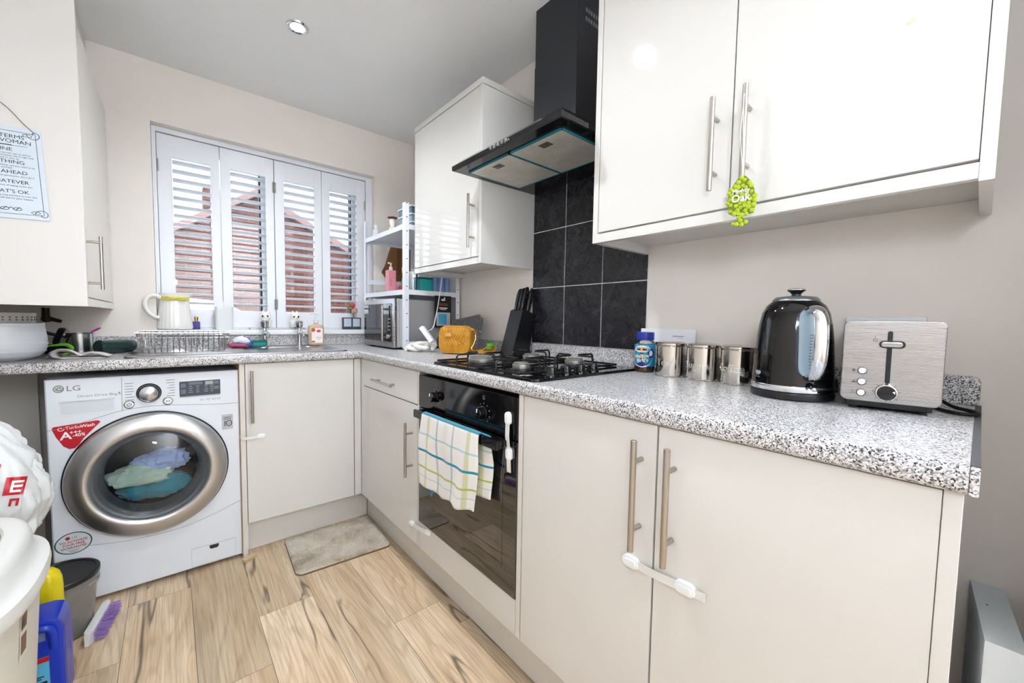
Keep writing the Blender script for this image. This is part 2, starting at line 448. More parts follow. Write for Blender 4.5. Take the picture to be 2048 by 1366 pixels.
# white car parked outside
car = thing('white_car', 'white car parked outside below the brick gable, only its roofline showing', 'car', (-1.3, 4, -.15))
prof = [(-3.1, .25), (-3.12, .75), (-2.95, .92), (-2.6, 1.22), (-2.2, 1.3), (-1.2, 1.31), (-.78, 1.27), (-.4, 1.05), (-.15, .9), (.55, .8), (.72, .6), (.72, .25)]
b = B(); loft(b, [[Vector((x, y, z-.12 if abs(y-4.45) > .6 and z > .9 else z)) for x, z in prof] for y in (3.85, 4.05, 4.9, 5.1)]); fin('body', b, mat('white car paint', '#f2f3f5', .12, coat=.5), car, angle=50)
b = B()
for s in ((-2.45, -1.75), (-1.68, -.75)):
    prism(b, [(s[0], .9), (s[1]+.2, .9), (s[1]-.1, 1.14), (s[0]+.1, 1.14)], basis((0, 3.84, 0), (1, 0, 0), (0, 0, 1), (0, -1, 0)), .004)
fin('side_window', b, M_BLACK, car, smooth=False)
for x in (-2.5, .05):
    b = B(); cyl(b, (x, 3.82, .15), (x, 4.0, .15), .3, seg=28, bev=.03); fin('wheel', b, M_RUBBER, car)

# ------------------------------------------------------------------ light
wd = bpy.data.worlds.new('overcast sky'); SC.world = wd; wd.use_nodes = True
bg = wd.node_tree.nodes['Background']; bg.inputs[0].default_value = (.83, .93, 1.03, 1); bg.inputs[1].default_value = SKY
def portal(name, loc, rot, sx, sy):
    l = bpy.data.lights.new(name, 'AREA'); l.shape = 'RECTANGLE'; l.size = sx; l.size_y = sy; l.cycles.is_portal = True
    o = bpy.data.objects.new(name, l); COL.objects.link(o); o.location = loc; o.rotation_euler = rot
portal('window_portal', (-.83, .2, 1.5), (radians(-90), 0, 0), 1.12, 1.05)
fl_ = bpy.data.lights.new('camera_flash', 'AREA'); fl_.shape = 'DISK'; fl_.size = .22; fl_.energy = FLASH; fl_.color = (.87, .955, 1.06)
fo = bpy.data.objects.new('camera_flash', fl_); COL.objects.link(fo); fo.location = (-1.36, -2.86, 1.46)
fo.rotation_euler = Vector((.5, .76, .3)).to_track_quat('-Z', 'Y').to_euler()
bl_ = bpy.data.lights.new('added_bounce_fill', 'AREA'); bl_.shape = 'DISK'; bl_.size = .3; bl_.energy = BOUNCE; bl_.color = (.83, .945, 1.1)  # added fill lamp behind the camera, aimed at the near wall
bo_ = bpy.data.objects.new('added_bounce_fill', bl_); COL.objects.link(bo_); bo_.location = (-.5, -3.6, 1.6)
bo_.rotation_euler = Vector((.0, -1, .7)).to_track_quat('-Z', 'Y').to_euler()
def downlight(x, y, label):
    t = thing('recessed_downlight', label, 'ceiling light', (x, y, ZC), 0, 'recessed ceiling downlights')
    b = B(); lathe(b, [(.027, -.002), (.028, -.005), (.036, -.008), (.041, -.006), (.043, 0)], (x, y, ZC), 40, cap0=False, cap1=False); fin('trim_ring', b, M_CHROME, t)
    b = B(); lathe(b, [(.027, -.003), (.02, -.0045), (.002, -.005)], (x, y, ZC), 32, cap0=False); fin('lamp', b, mat('lit lamp', '#ffffff', .5, emit='#fff4e6', estr=9), t)
    l = bpy.data.lights.new('downlight_beam', 'SPOT'); l.energy = LAMP; l.spot_size = radians(150); l.spot_blend = .9; l.shadow_soft_size = .035; l.color = (.93, .98, 1.02)
    o = bpy.data.objects.new('downlight_beam', l); COL.objects.link(o); o.location = (x, y, ZC-.02)
    return t
downlight(-.895, -.731, 'round chrome recessed downlight in the ceiling between the window and the extractor hood')
downlight(-.943, -1.625, 'round chrome recessed downlight in the ceiling above the oven front')
# ------------------------------------------------------------------ kitchen units
XD, YD = -.5903, -.5965          # door faces
DT, DB = .868, .152
def bar_handle(parent, a, b, out, r=.006, inset=.045, post=.032, seg=16):
    """bar pull: rod from a to b standing off the face along -out"""
    a, b, out = Vector(a), Vector(b), Vector(out); d = (b-a).normalized()
    bm = B(); cyl(bm, a, b, r, seg=seg, bev=.0012)
    for q in (a+d*inset, b-d*inset): cyl(bm, q, q-out*post, r*.8, seg=12)
    return fin('handle', bm, M_STEEL, parent)
def slab(parent, name, x0, x1, y0, y1, z0, z1, m=None, bev=.0015): 
    b = B(); box(b, x0, x1, y0, y1, z0, z1, bev); return fin(name, b, m or M_DOOR, parent)
GAP = .0015
# sink cabinet (window run)
t = thing('sink_cabinet', 'cream base cabinet under the sink beside the washing machine', 'cabinet', (-.85, -.3, 0))
b = B(); box(b, -1.113, -1.095, YD, -.04, .0, .8705); fin('side_panel', b, M_CARC, t)
b = B(); box(b, -1.1145, -1.1132, YD+.001, -.05, .01, .8705); fin('panel_edging', b, M_EDGE, t)
b = B(); box(b, -1.0935, -.605, YD+.02, -.04, .15, .868); fin('carcass', b, M_CARC, t)
d = slab(t, 'door', -1.0925, -.628, YD, YD+.018, DB, DT)
bar_handle(d, (-1.072, YD-.033, .84), (-1.072, YD-.033, .61), (0, -1, 0))
slab(t, 'corner_post', -.6245, XD-.0005, YD, YD+.018, DB, DT)
# drawer unit
t = thing('drawer_cabinet', 'narrow cream base cabinet with one drawer over a door, between the corner and the oven', 'cabinet', (-.3, -.92, 0))
b = B(); box(b, XD+.02, -.04, -1.226, -.63, .15, .868); fin('carcass', b, M_CARC, t)
slab(t, 'filler_strip', XD, XD+.018, -.635, YD-.001, DB, DT)
d = slab(t, 'drawer', XD, XD+.018, -1.223, -.6365, .734, DT)
bar_handle(d, (XD-.03, -.815, .786), (XD-.03, -1.035, .786), (-1, 0, 0), inset=.03, post=.029)
d = slab(t, 'door', XD, XD+.018, -1.223, -.6365, DB, .730)
bar_handle(d, (XD-.033, -1.182, .655), (XD-.033, -1.182, .43), (-1, 0, 0))
# oven housing
t = thing('oven_housing', 'cream cabinet surround housing the built-in oven', 'cabinet', (-.3, -1.54, 0))
slab(t, 'side_panel', XD, -.04, -1.241, -1.228, DB, DT, M_CARC, .0005); slab(t, 'side_panel', XD, -.04, -1.856, -1.838, DB, DT, M_CARC, .0005)
slab(t, 'lower_panel', XD, XD+.018, -1.8365, -1.2425, DB, .259)
b = B(); box(b, XD+.02, -.04, -1.836, -1.243, .235, .255); fin('oven_shelf', b, M_CARC, t)
# double base cabinet
t = thing('double_base_cabinet', 'wide cream base cabinet with two doors under the kettle and toaster', 'cabinet', (-.3, -2.26, 0))
b = B(); box(b, XD+.02, -.04, -2.656, -1.8585, .15, .868); fin('carcass', b, mat('dark gap board', '#b9a68c', .6), t)
d = slab(t, 'door', XD, XD+.018, -2.2615, -1.8595, DB, DT); bar_handle(d, (XD-.033, -2.23, .836), (XD-.033, -2.23, .602), (-1, 0, 0), .0065, .045, .032)
d = slab(t, 'door', XD, XD+.018, -2.6575, -2.2655, DB, DT); bar_handle(d, (XD-.033, -2.302, .836), (XD-.033, -2.302, .602), (-1, 0, 0), .0065, .045, .032)
b = B(); box(b, XD-.001, -.002, -2.6755, -2.658, 0, .8705, .0012); fin('end_panel', b, M_DOOR, t)
# kickboards
t = single('kickboard', box(B(), -1.0945, -.5395, -.5346, -.519, .001, .149, .001), M_CARC, 'cream kickboard under the sink cabinet, behind the bath mat', 'plinth', 'kickboards')
t = single('kickboard', box(B(), -.5382, -.522, -2.6575, -.536, .001, .149, .001), M_CARC, 'long cream kickboard running under the drawer cabinet, oven and double cabinet', 'plinth', 'kickboards')

# ------------------------------------------------------------------ worktops
ZW = .908
def postform(poly_path_axis, fr, back, a0, a1, z0=.871, z1=ZW, r=.012):
    """worktop section with a rounded front edge, swept along one axis"""
    lo = [(fr+r-r*sin(pi/2*i/6), z0+r*(1-cos(pi/2*i/6))) for i in range(7)]
    hi = [(fr+r-r*cos(pi/2*i/6), z1-r+r*sin(pi/2*i/6)) for i in range(7)]
    sec = lo+hi+[(back, z1), (back, z0)]
    bm = B()
    if poly_path_axis == 'x': rings = [[Vector((s, p, z)) for p, z in sec] for s in (a0, a1)]
    else: rings = [[Vector((p, s, z)) for p, z in sec] for s in (a0, a1)]
    return loft(bm, rings)
t = thing('worktop', 'speckled grey granite-effect worktop under the window with the sink set in', 'worktop', (-.95, -.3, .871))
b = postform('x', -.6224, -.575, XL+.001, -.0005); box(b, XL+.001, -.0005, -.075, -.0005, .871, ZW); box(b, XL+.001, -1.465, -.575, -.075, .871, ZW); box(b, -.655, -.0005, -.575, -.075, .871, ZW); fin('laminate', b, M_GRAN, t)
t = thing('worktop', 'speckled grey granite-effect worktop carrying the hob, kettle and toaster', 'worktop', (-.3, -1.65, .871))
fin('laminate', postform('y', -.607, -.0005, -.6235, -2.678), M_GRAN, t)
b = B(); box(b, -.595, -.001, -2.687, -2.6785, .871, .9075); fin('end_strip', b, mat('bare dark edge', '#55565a', .5), t)
b = B(); box(b, -.607, -.595, -2.687, -2.6785, .872, .907, .002); fin('edge_stub', b, M_GRAN, t)
b = B(); box(b, WX0-.53, -.0195, -.018, -.0005, ZW+.0003, .9722, .003); single('upstand', b, M_GRAN, 'low granite-effect upstand along the wall beneath the window sill', 'upstand')
P = rrect(2.664, .0622, .014, 5); P = [(x, y) for x, y in P]
b = B(); prism(b, P, basis((-.0005, -1.352, ZW+.0003+.0311), (0, 1, 0), (0, 0, 1), (-1, 0, 0)), .018, .002); single('upstand', b, M_GRAN, 'long granite-effect upstand along the wall behind the hob, tins and toaster', 'upstand')
# worktop support beside the washing machine
single('support_panel', box(B(), XL+.001, -1.768, -.10, -.082, .001, .8705), M_CARC, 'plain beige panel holding up the worktop next to the washing machine', 'panel')

# ------------------------------------------------------------------ wall cabinets
XC, ZB, ZT = -.3129, 1.3528, 2.0685
t = thing('wall_cabinet', 'small cream single-door wall cabinet hung over the microwave rack', 'wall cabinet', (-.15, -.94, ZB))
b = B(); box(b, XC+.02, -.001, -1.243, -.645, ZB, ZT); fin('carcass', b, M_CARC, t)
d = slab(t, 'door', XC, XC+.018, -1.2415, -.6455, ZB+.002, ZT-.001)
bar_handle(d, (XC-.033, -1.208, 1.62), (XC-.033, -1.208, 1.392), (-1, 0, 0))
b = B(); box(b, XC-.001, -.001, -1.262, -1.2435, 1.323, ZT, .001); fin('end_panel', b, M_DOOR, t)
b = B(); box(b, XC-.001, -.001, -1.262, -.645, ZT+.003, ZT+.029, .001); fin('cornice', b, M_DOOR, t)
b = B(); box(b, XC-.001, XC+.017, -1.243, -.6445, 1.323, ZB-.003, .001); box(b, XC+.017, -.001, -.6625, -.6445, 1.323, ZB-.003, .001); fin('pelmet', b, M_DOOR, t)
t = thing('wall_cabinet', 'large cream double-door wall cabinet above the kettle and toaster', 'wall cabinet', (-.15, -2.27, ZB))
b = B(); box(b, XC+.02, -.001, -2.6585, -1.8805, ZB, ZT); fin('carcass', b, M_CARC, t)
d = slab(t, 'door', XC, XC+.018, -2.2665, -1.8825, ZB+.002, ZT-.001); bar_handle(d, (XC-.033, -2.234, 1.612), (XC-.033, -2.234, 1.394), (-1, 0, 0))
d = slab(t, 'door', XC, XC+.018, -2.6597, -2.2695, ZB+.002, ZT-.001); h_oak = bar_handle(d, (XC-.033, -2.306, 1.612), (XC-.033, -2.306, 1.394), (-1, 0, 0))
slab(t, 'end_panel', XC-.001, -.0095, -1.88, -1.862, 1.323, ZT, None, .001); slab(t, 'end_panel', XC-.001, -.001, -2.6785, -2.6605, 1.318, ZT, None, .001)
b = B(); box(b, XC-.001, -.001, -2.6785, -1.862, ZT+.003, ZT+.029, .001); fin('cornice', b, M_DOOR, t)
b = B(); box(b, XC-.001, XC+.017, -2.6605, -1.8805, 1.323, ZB-.003, .001); fin('pelmet', b, M_DOOR, t)
b = B(); sphere(b, (XC-.0002, -2.5665, 1.622), .006, 12, 8, .15, 1.3, .7); fin('stain', b, mat('pale grease', '#d9d8b8', .5), d)
XF = -1.5386
t = thing('wall_cabinet', 'tall cream wall cabinet whose side panel carries the hanging sign', 'wall cabinet', (-1.72, -.4, 1.1))
b = B(); box(b, XL+.001, XF-.02, -.778, -.001, 1.13, 2.03); fin('carcass', b, M_CARC, t)
d = slab(t, 'door', XF-.018, XF, -.7775, -.004, 1.1306, 2.0035)
bar_handle(d, (XF+.033, -.735, 1.335), (XF+.033, -.735, 1.158), (1, 0, 0), .005, .02, .033)
b = B(); box(b, XL+.001, XF+.003, -.797, -.779, 1.099, 2.2, .001); fin('side_panel', b, M_SIDE, t)
b = B(); box(b, XF-.018, XF+.001, -.779, -.002, 1.1, 1.1275, .001); fin('pelmet', b, M_DOOR, t)
b = B(); box(b, XF-.07, XF-.055, -.779, -.001, 2.03, ZC-.001); fin('top_filler', b, M_CARC, t)
# dark pipe fittings beneath it
t = thing('pipe_bracket', 'dark pipe valve on the wall under the tall cabinet', 'pipe fitting', (-1.74, -.03, 1.0))
b = B(); cyl(b, (-1.745, -.03, 1.04), (-1.745, -.03, 1.099), .012, seg=14); cyl(b, (-1.745, -.03, 1.055), (-1.70, -.03, 1.04), .01, .007, seg=12, bev=.002); cyl(b, (-1.745, -.001, 1.05), (-1.745, -.04, 1.05), .014, seg=14); fin('valve', b, mat('dark brass', '#2b221c', .4, .6), t)

# ------------------------------------------------------------------ tiled splashback
t = thing('tiled_splashback', 'black tiled splashback panel with white grout behind the hob', 'splashback', (0, -1.57, .9725))
Yt, TW, TH, Z0 = -1.2646, .2036, .2597, .9725
b = B(); box(b, -.006, -.0003, Yt-3*TW, Yt, Z0, Z0+.73); fin('grout', b, M_GROUT, t)
b = B()
for i in range(3):
    for k in range(3):
        z0 = Z0+k*TH; z1 = min(Z0+(k+1)*TH, Z0+.729) if k < 2 else Z0+2*TH+.192
        box(b, -.0085, -.005, Yt-(i+1)*TW+.0017, Yt-i*TW-.0017, z0+.0017, z1-.0017, .0008, 1)
    box(b, -.0085, -.005, Yt-(i+1)*TW+.0017, Yt-i*TW-.0017, Z0+2*TH+.195, Z0+.7287, .0008, 1)
fin('tiles', b, M_TILE, t)
# ------------------------------------------------------------------ built-in oven
t = thing('built_in_oven', 'black glass built-in electric oven with a towel on its handle', 'oven', (-.3, -1.54, .26))
XO = -.594
b = B(); box(b, XO+.022, -.05, -1.834, -1.245, .263, .857); fin('oven_body', b, M_BLACKM, t)
p = slab(t, 'control_panel', XO, XO+.02, -1.8365, -1.2425, .7335, .8575, M_BLACK, .002)
def oven_knob(y, z, pa, tilt=0):
    b = B(); lathe(b, [(.021, 0), (.021, .004), (.0185, .006), (.017, .024), (.0155, .0265), (0, .027)], (XO, y, z), 32, (-1, 0, 0)); 
    k = fin('knob', b, M_BLACK, pa)
    b = B(); box(b, XO-.0282, XO-.0265, y-.0012, y+.0012, z+.004, z+.015); fin('pointer', b, M_WT, k); return k
oven_knob(-1.378, .79, p); oven_knob(-1.676, .786, p)
b = B(); Mx = lambda y, z, s=1: basis((XO-.0003, y, z), (0, -1, 0), (0, 0, 1))
for (y, z, w) in ((-1.378, .835, .008), (-1.676, .834, .008)):
    o_ = rrect(w, w*1.4, .001, 2); 
    for s in ((-w/2, 0, .0012, w*1.4), (w/2, 0, .0012, w*1.4), (0, w*.7, w, .0012), (0, -w*.7, w, .0012)):
        box(b, XO-.0006, XO-.0001, y+s[0]-s[2]/2, y+s[0]+s[2]/2, z+s[1]-s[3]/2, z+s[1]+s[3]/2)
for i in range(9):
    a = radians(-140+i*35)
    for y, z in ((-1.378, .79), (-1.676, .786)): box(b, XO-.0006, XO-.0001, y-.03*sin(a)-.001, y-.03*sin(a)+.001, z+.03*cos(a)-.002, z+.03*cos(a)+.002)
fin('panel_marking', b, M_GREYT, p, smooth=False)
M_OVG = mat('smoked oven glass', '#060607', .035, 0, 1, ior=1.7)
d = slab(t, 'door', XO, XO+.02, -1.8365, -1.2425, .2635, .7285, M_OVG, .002)
b = B(); box(b, XO-.0006, XO-.0001, -1.775, -1.30, .33, .64); fin('door_window', b, mat('oven window glass', '#1c1712', .03, 0, 1, ior=1.7), d, smooth=False)
b = B(); box(b, XO-.046, XO-.032, -1.80, -1.285, .703, .733, .004); box(b, XO-.036, XO, -1.80, -1.782, .706, .73, .003); box(b, XO-.036, XO, -1.303, -1.285, .706, .73, .003); fin('handle', b, M_BLACK, d)
XH = XO-.046
# ------------------------------------------------------------------ tea towel
M_TOW = mat('checked terry towel', '#eceae6', .95, 0, .1, sheen=.3); n = NT(M_TOW)
tc = n.n('ShaderNodeTexCoord'); sp = n.n('ShaderNodeSeparateXYZ'); n.l(tc.outputs['UV'], sp.inputs[0])
def bands(sock, lst):
    acc = None
    for c, w in lst:
        k = n.math('LESS_THAN', n.math('ABSOLUTE', n.math('SUBTRACT', sock, c)), w)
        acc = k if acc is None else n.math('MAXIMUM', acc, k)
    return acc
c = n.mix(n.math('MULTIPLY', bands(sp.outputs[0], [(.15, .022), (.87, .03)]), .6), '#eceae6', '#bfc47c')
c = n.mix(n.math('MULTIPLY', bands(sp.outputs[0], [(.33, .012), (.62, .012)]), .6), c, '#7f9fb0')
c = n.mix(n.math('MULTIPLY', bands(sp.outputs[1], [(.30, .012), (.86, .006)]), .55), c, '#63b9c4')
c = n.mix(bands(sp.outputs[1], [(.02, .028), (.52, .016)]), c, '#1f8ba6')
c = n.mix(n.math('MULTIPLY', bands(sp.outputs[1], [(.74, .014)]), .85), c, '#a9b93c')
n.color(c); q = n.noise(n.coords('Object'), 420, 3); n.bump(q.outputs['Fac'], .6, .002)
tw = thing('tea_towel', 'white tea towel checked in teal and lime, hung over the oven handle', 'towel', (XH, -1.55, .733))
def towel_sheet(y0, y1, drop, side, w0, skew=0, seed=0):
    def f(u, v):
        y = y0+(y1-y0)*u; s = v*drop
        if s < .012: x = XH+.007-side*(.011*sin(s/.012*pi/2)); z = .7335+.003*cos(s/.012*pi/2)
        else: x = XH+.007-side*.0115; z = .7335-(s-.012)
        k = min(1, s/.1)
        x += -side*k*(.006+.007*sin(u*9+seed)*min(1, v*1.2)+.004*sin(u*21+v*3+seed)) 
        y += skew*v+.008*k*sin(v*5+u*3)*v; z += (-.012*sin(u*pi*1.1+.2)-.004*sin(u*17+seed))*v
        if u > .93 and side > 0: z += 0
        return Vector((x, y, z))
    return f
b = B(); grid(b, towel_sheet(-1.372, -1.722, .262, 1, 0, .012, 1), 44, 36, lambda u, v: (u, v)); o_ = fin('front_fall', b, M_TOW, tw, solid=1); o_.modifiers.new('thick', 'SOLIDIFY').thickness = .003
b = B(); grid(b, lambda u, v: (lambda p: Vector((p.x, p.y, p.z)))(towel_sheet(-1.40, -1.748, .215, -1, 0, -.0, 4)(u, v)), 40, 30, lambda u, v: (u, v)); o_ = fin('back_fall', b, M_TOW, tw, solid=1); o_.modifiers.new('thick', 'SOLIDIFY').thickness = .003
b = B(); tube(b, [(XH-.012, -1.46, .478), (XH-.014, -1.457, .462), (XH-.012, -1.448, .455), (XH-.01, -1.444, .47)], .0018, 6, 4); fin('hanging_loop', b, M_TOW, tw)

# ------------------------------------------------------------------ gas hob
t = thing('gas_hob', 'black four-burner gas hob with wire pan supports set into the worktop', 'hob', (-.335, -1.615, ZW))
hx0, hx1, hy0, hy1 = -.588, -.085, -1.90, -1.335
b = B(); P = rrect(hx1-hx0, hy1-hy0, .02, 6); prism(b, P, basis(((hx0+hx1)/2, (hy0+hy1)/2, ZW+.0004), (1, 0, 0), (0, 1, 0)), .0085, .003)
fin('hob_plate', b, M_BLACK, t)
ZP = ZW+.009
burn = [(-.462, -1.475, .047), (-.468, -1.707, .029), (-.205, -1.475, .036), (-.205, -1.707, .036)]
for x, y, r in burn:
    b = B(); lathe(b, [(r*1.18, 0), (r*1.15, .003), (r*.9, .005), (r*.9, .004)], (x, y, ZP), 36, cap1=False); bb = fin('burner', b, M_BLACKM, t)
    b = B(); lathe(b, [(r*.86, .003), (r*.95, .005), (r, .012), (r, .0175), (r*.9, .019), (0, .019)], (x, y, ZP), 40)
    for i in range(int(r*900)):
        a = 2*pi*i/int(r*900)
    fin('flame_ring', b, mat('burner aluminium', '#cfccc8', .45, 1), bb)
    b = B(); lathe(b, [(r*.86, .0192), (r*.86, .022), (r*.78, .0245), (0, .025)], (x, y, ZP), 36); fin('burner_cap', b, mat('burner cap enamel', '#77746f', .5), bb)
def support(y0, y1, ys):
    b = B(); z = ZP+.036; r = .0036
    for x, y, rr in burn:
        if not y0 < y < y1: continue
        for dx, dy in ((1, 0), (-1, 0), (0, 1), (0, -1)):
            L = .105 if dx else .085
            p0 = Vector((x+dx*L, y+dy*L, ZP+.001)); p1 = Vector((x+dx*L, y+dy*L, z-.008)); p2 = Vector((x+dx*(L-.008), y+dy*(L-.008), z)); p3 = Vector((x+dx*.022, y+dy*.022, z))
            tube(b, [p0, p1, p2, p3], r, 8)
    xa, xb = -.572, -.10; zl = ZP+.0055
    tube(b, [(xa, y0, zl), (xb, y0, zl), (xb, y1, zl), (xa, y1, zl)], .004, 6, closed=True)
    return fin('pan_support', b, M_IRON, t)
support(-1.59, -1.352, 0); support(-1.815, -1.594, 0)
for x in (-.485, -.42, -.355, -.29):
    b = B(); lathe(b, [(.021, 0), (.0205, .004), (.018, .006), (.0165, .021), (.015, .024), (0, .0245)], (x, -1.858, ZP), 28); k = fin('knob', b, M_BLACK, t)
    b = B(); box(b, x-.0012, x+.0012, -1.858, -1.845, ZP+.0243, ZP+.0252); fin('pointer', b, M_GREYT, k)
b = B(); box(b, -.56, -.535, -1.835, -1.815, ZP+.0001, ZP+.0004)
for x in (-.485, -.42, -.355, -.29): disc(b, basis((x, -1.828, ZP+.0001), (1, 0, 0), (0, 1, 0)), .003, 12, .0003)
fin('hob_marking', b, M_GREYT, t, smooth=False)

# ------------------------------------------------------------------ extractor hood
t = thing('extractor_hood', 'black chimney extractor hood above the hob, between two wall cabinets', 'extractor hood', (-.2, -1.55, 1.675))
hf = -.455; y0, y1 = -1.848, -1.252
b = B()
loft(b, [[Vector(p) for p in ((hf+.005, y0+.005, 1.673), (-.0095, y0+.005, 1.673), (-.0095, y1-.005, 1.673), (hf+.005, y1-.005, 1.673))],
         [Vector(p) for p in ((hf, y0, 1.676), (-.0095, y0, 1.676), (-.0095, y1, 1.676), (hf, y1, 1.676))],
         [Vector(p) for p in ((hf, y0, 1.692), (-.0095, y0, 1.692), (-.0095, y1, 1.692), (hf, y1, 1.692))],
         [Vector(p) for p in ((hf+.035, y0+.03, 1.722), (-.0095, y0+.03, 1.722), (-.0095, y1-.03, 1.722), (hf+.035, y1-.03, 1.722))],
         [Vector(p) for p in ((-.215, -1.69, 1.762), (-.0095, -1.69, 1.762), (-.0095, -1.452, 1.762), (-.215, -1.452, 1.762))]])
fin('canopy', b, mat('black hood glass', '#0c0c0e', .1, 0, .6), t, smooth=False)
M_HOODM = mat('black hood steel', '#26292e', .42, .2)
b = B(); box(b, -.205, -.0005, -1.682, -1.462, 1.75, 2.08, .001); box(b, -.2035, -.0005, -1.6805, -1.4635, 2.08, ZC-.0005, .001); c_ = fin('chimney', b, M_HOODM, t)
b = B()
for r in range(2):
    for i in range(8): box(b, -.16+i*.014, -.152+i*.014, -1.6813, -1.6806, 2.17+r*.03, 2.185+r*.03)
fin('vent_slot', b, mat('vent grey', '#8a8d92', .4, .6), c_, smooth=False)  # slots drawn as strips paler than the chimney
M_MESH = mat('grease filter', '#a39f94', .45, .5); n = NT(M_MESH); v = n.coords('Object'); q = n.noise(v, 14, 3); ch = n.n('ShaderNodeTexVoronoi'); ch.inputs['Scale'].default_value = 320; n.l(v, ch.inputs['Vector'])
n.color(n.mix(n.ramp(ch.outputs['Distance'], [(.2, (.35,)*3), (.6, (0,)*3)]), n.ramp(q.outputs['Fac'], [(.3, '#d8d3c7'), (.7, '#ebe8de')]), '#8f897b'))
b = B()
M_TEAL = mat('teal edge reflection', '#3f8c98', .25, .4)  # blue-green edge reflection painted in as the filter frame colour
for ya, yb in ((-1.545, -1.30), (-1.80, -1.555)):
    b = B(); box(b, -.40, -.135, ya, yb, 1.668, 1.6735, .001); fl_ = fin('grease_filter', b, M_MESH, t)
    b = B()
    for a in ((-.403, -.400, ya-.003, yb+.003), (-.135, -.132, ya-.003, yb+.003), (-.403, -.132, ya-.003, ya), (-.403, -.132, yb, yb+.003)): box(b, a[0], a[1], a[2], a[3], 1.6665, 1.6735)
    fin('filter_frame', b, M_TEAL, fl_, smooth=False)
    ym = (ya+yb)/2
    b = B(); box(b, -.375, -.345, ym-.035, ym+.01, 1.6668, 1.668, .0004); box(b, -.37, -.352, ym-.02, ym, 1.6655, 1.6672, .0004); fin('filter_latch', b, mat('filter latch', '#6d675a', .5, .5), fl_)
for i in range(5):
    b = B(); y = -1.515-i*.0215; cyl(b, (hf+.001, y, 1.684), (hf-.007, y, 1.684), .006, .0055, 16, .001); fin('button', b, M_CHROME, t)

# ------------------------------------------------------------------ washing machine
wx0, wx1, yf, wz = -1.673, -1.115, -.58, .842
t = thing('washing_machine', 'white front-loading washing machine under the worktop next to the sink cabinet', 'washing machine', (-1.394, -.3, 0))
WPT = mat('white enamel', '#e6ebf2', .22, 0, .5)
cx, cz, R = -1.402, .455, .24
b = B()
P = rrect(wx1-wx0, wz-.014, .012, 4); hole = [((cx-(wx0+wx1)/2)+.205*cos(2*pi*i/96), cz-(wz+.014)/2+.205*sin(2*pi*i/96)) for i in range(96)]
# shell: sides, top, back, and a front with a round hole
box(b, wx0, wx0+.006, yf+.01, -.02, .014, wz-.004, .002); box(b, wx1-.006, wx1, yf+.01, -.02, .014, wz-.004, .002); box(b, wx0, wx1, yf+.012, -.02, wz-.012, wz, .003); box(b, wx0, wx1, -.026, -.02, .014, wz); box(b, wx0, wx1, yf+.01, -.02, .014, .02)
fin('casing', b, WPT, t)
b = B()
ang = lambda p: atan2(p[1]-(cz-(wz+.014)/2), p[0]-(cx-(wx0+wx1)/2))
c0 = Vector((cx-(wx0+wx1)/2, cz-(wz+.014)/2)); hw, hh = (wx1-wx0)/2, (wz-.014)/2
outer = []
for i in range(96):
    a = 2*pi*i/96; d_ = Vector((cos(a), sin(a))); ts = []
    for k, lim in ((0, hw), (1, hh)):
        if abs(d_[k]) > 1e-6:
            ts.append(((lim if d_[k] > 0 else -lim)-c0[k])/d_[k])
    q = c0+d_*min(x for x in ts if x > 0); outer.append((q.x, q.y))
    # snap to corners
for sx in (-1, 1):
    for sz in (-1, 1):
        k = min(range(96), key=lambda i: (outer[i][0]-sx*hw)**2+(outer[i][1]-sz*hh)**2); outer[k] = (sx*hw, sz*hh)
Mf = basis(((wx0+wx1)/2, yf, (wz+.014)/2), (1, 0, 0), (0, 0, 1))
sc = lambda P, e: [(p[0]*(1-e/hw), p[1]*(1-e/hh)) for p in P]
rings = [[Mf @ Vector((p[0], p[1], h)) for p in pp] for pp, h in ((outer, -.012), (outer, -.004), (sc(outer, .004), 0), (hole, 0), (hole, -.03))]
loft(b, rings, False, False); fin('front_panel', b, WPT, t, angle=25)
# panel seams
b = B()
seam = [(wx0, .664), (-1.62, .672), (-1.56, .69), (-1.50, .708), (-1.44, .717), (-1.38, .718), (-1.30, .712), (-1.2, .702), (wx1, .698)]
tube(b, [(x, yf-.0002, z) for x, z in seam], .0009, 4, 6)
tube(b, [(wx0, yf-.0002, .24), (-1.6, yf-.0002, .225), (-1.5, yf-.0002, .206), (-1.40, yf-.0002, .2), (-1.3, yf-.0002, .206), (-1.2, yf-.0002, .232), (wx1, yf-.0002, .262)], .0009, 4, 6)
tube(b, [(-1.48, yf-.0002, .838), (-1.482, yf-.0002, .712)], .0008, 4)
fp = [(-1.145+.0, .10), (-1.145, .022), (-1.295, .022), (-1.295, .10), (-1.285, .108), (-1.155, .108)]
tube(b, [(x, yf-.0002, z) for x, z in ((-1.14, .098), (-1.14, .02), (-1.292, .02), (-1.292, .098))], .0007, 4, closed=True)
fin('panel_seam', b, mat('seam grey', '#9aa1aa', .6), t)
b = B(); prism(b, [(-.016, .006), (-.016, -.004), (-.011, -.01), (.011, -.01), (.016, -.004), (.016, .006)], basis((-1.216, yf-.0002, .088), (1, 0, 0), (0, 0, 1)), .0012); f_ = fin('filter_catch', b, M_DKT, t)
# detergent drawer grip
b = B(); prism(b, rrect(.142, .056, .006), basis((-1.57, yf-.0001, .738), (1, 0, 0), (0, 0, 1)), .0012, .0004); dd = fin('detergent_drawer', b, WPT, t)
b = B(); prism(b, [(-.067, .02), (-.067, -.018), (-.06, -.024), (.06, -.024), (.067, -.018), (.067, .024)], basis((-1.57, yf-.0014, .74), (1, 0, 0), (0, 0, 1)), .0005); fin('drawer_grip', b, mat('grip recess', '#d6dde6', .3), dd)
b = B(); box(b, -1.64, -1.5, yf-.007, yf-.0005, .762, .7655, .001); fin('grip_lip', b, WPT, dd)
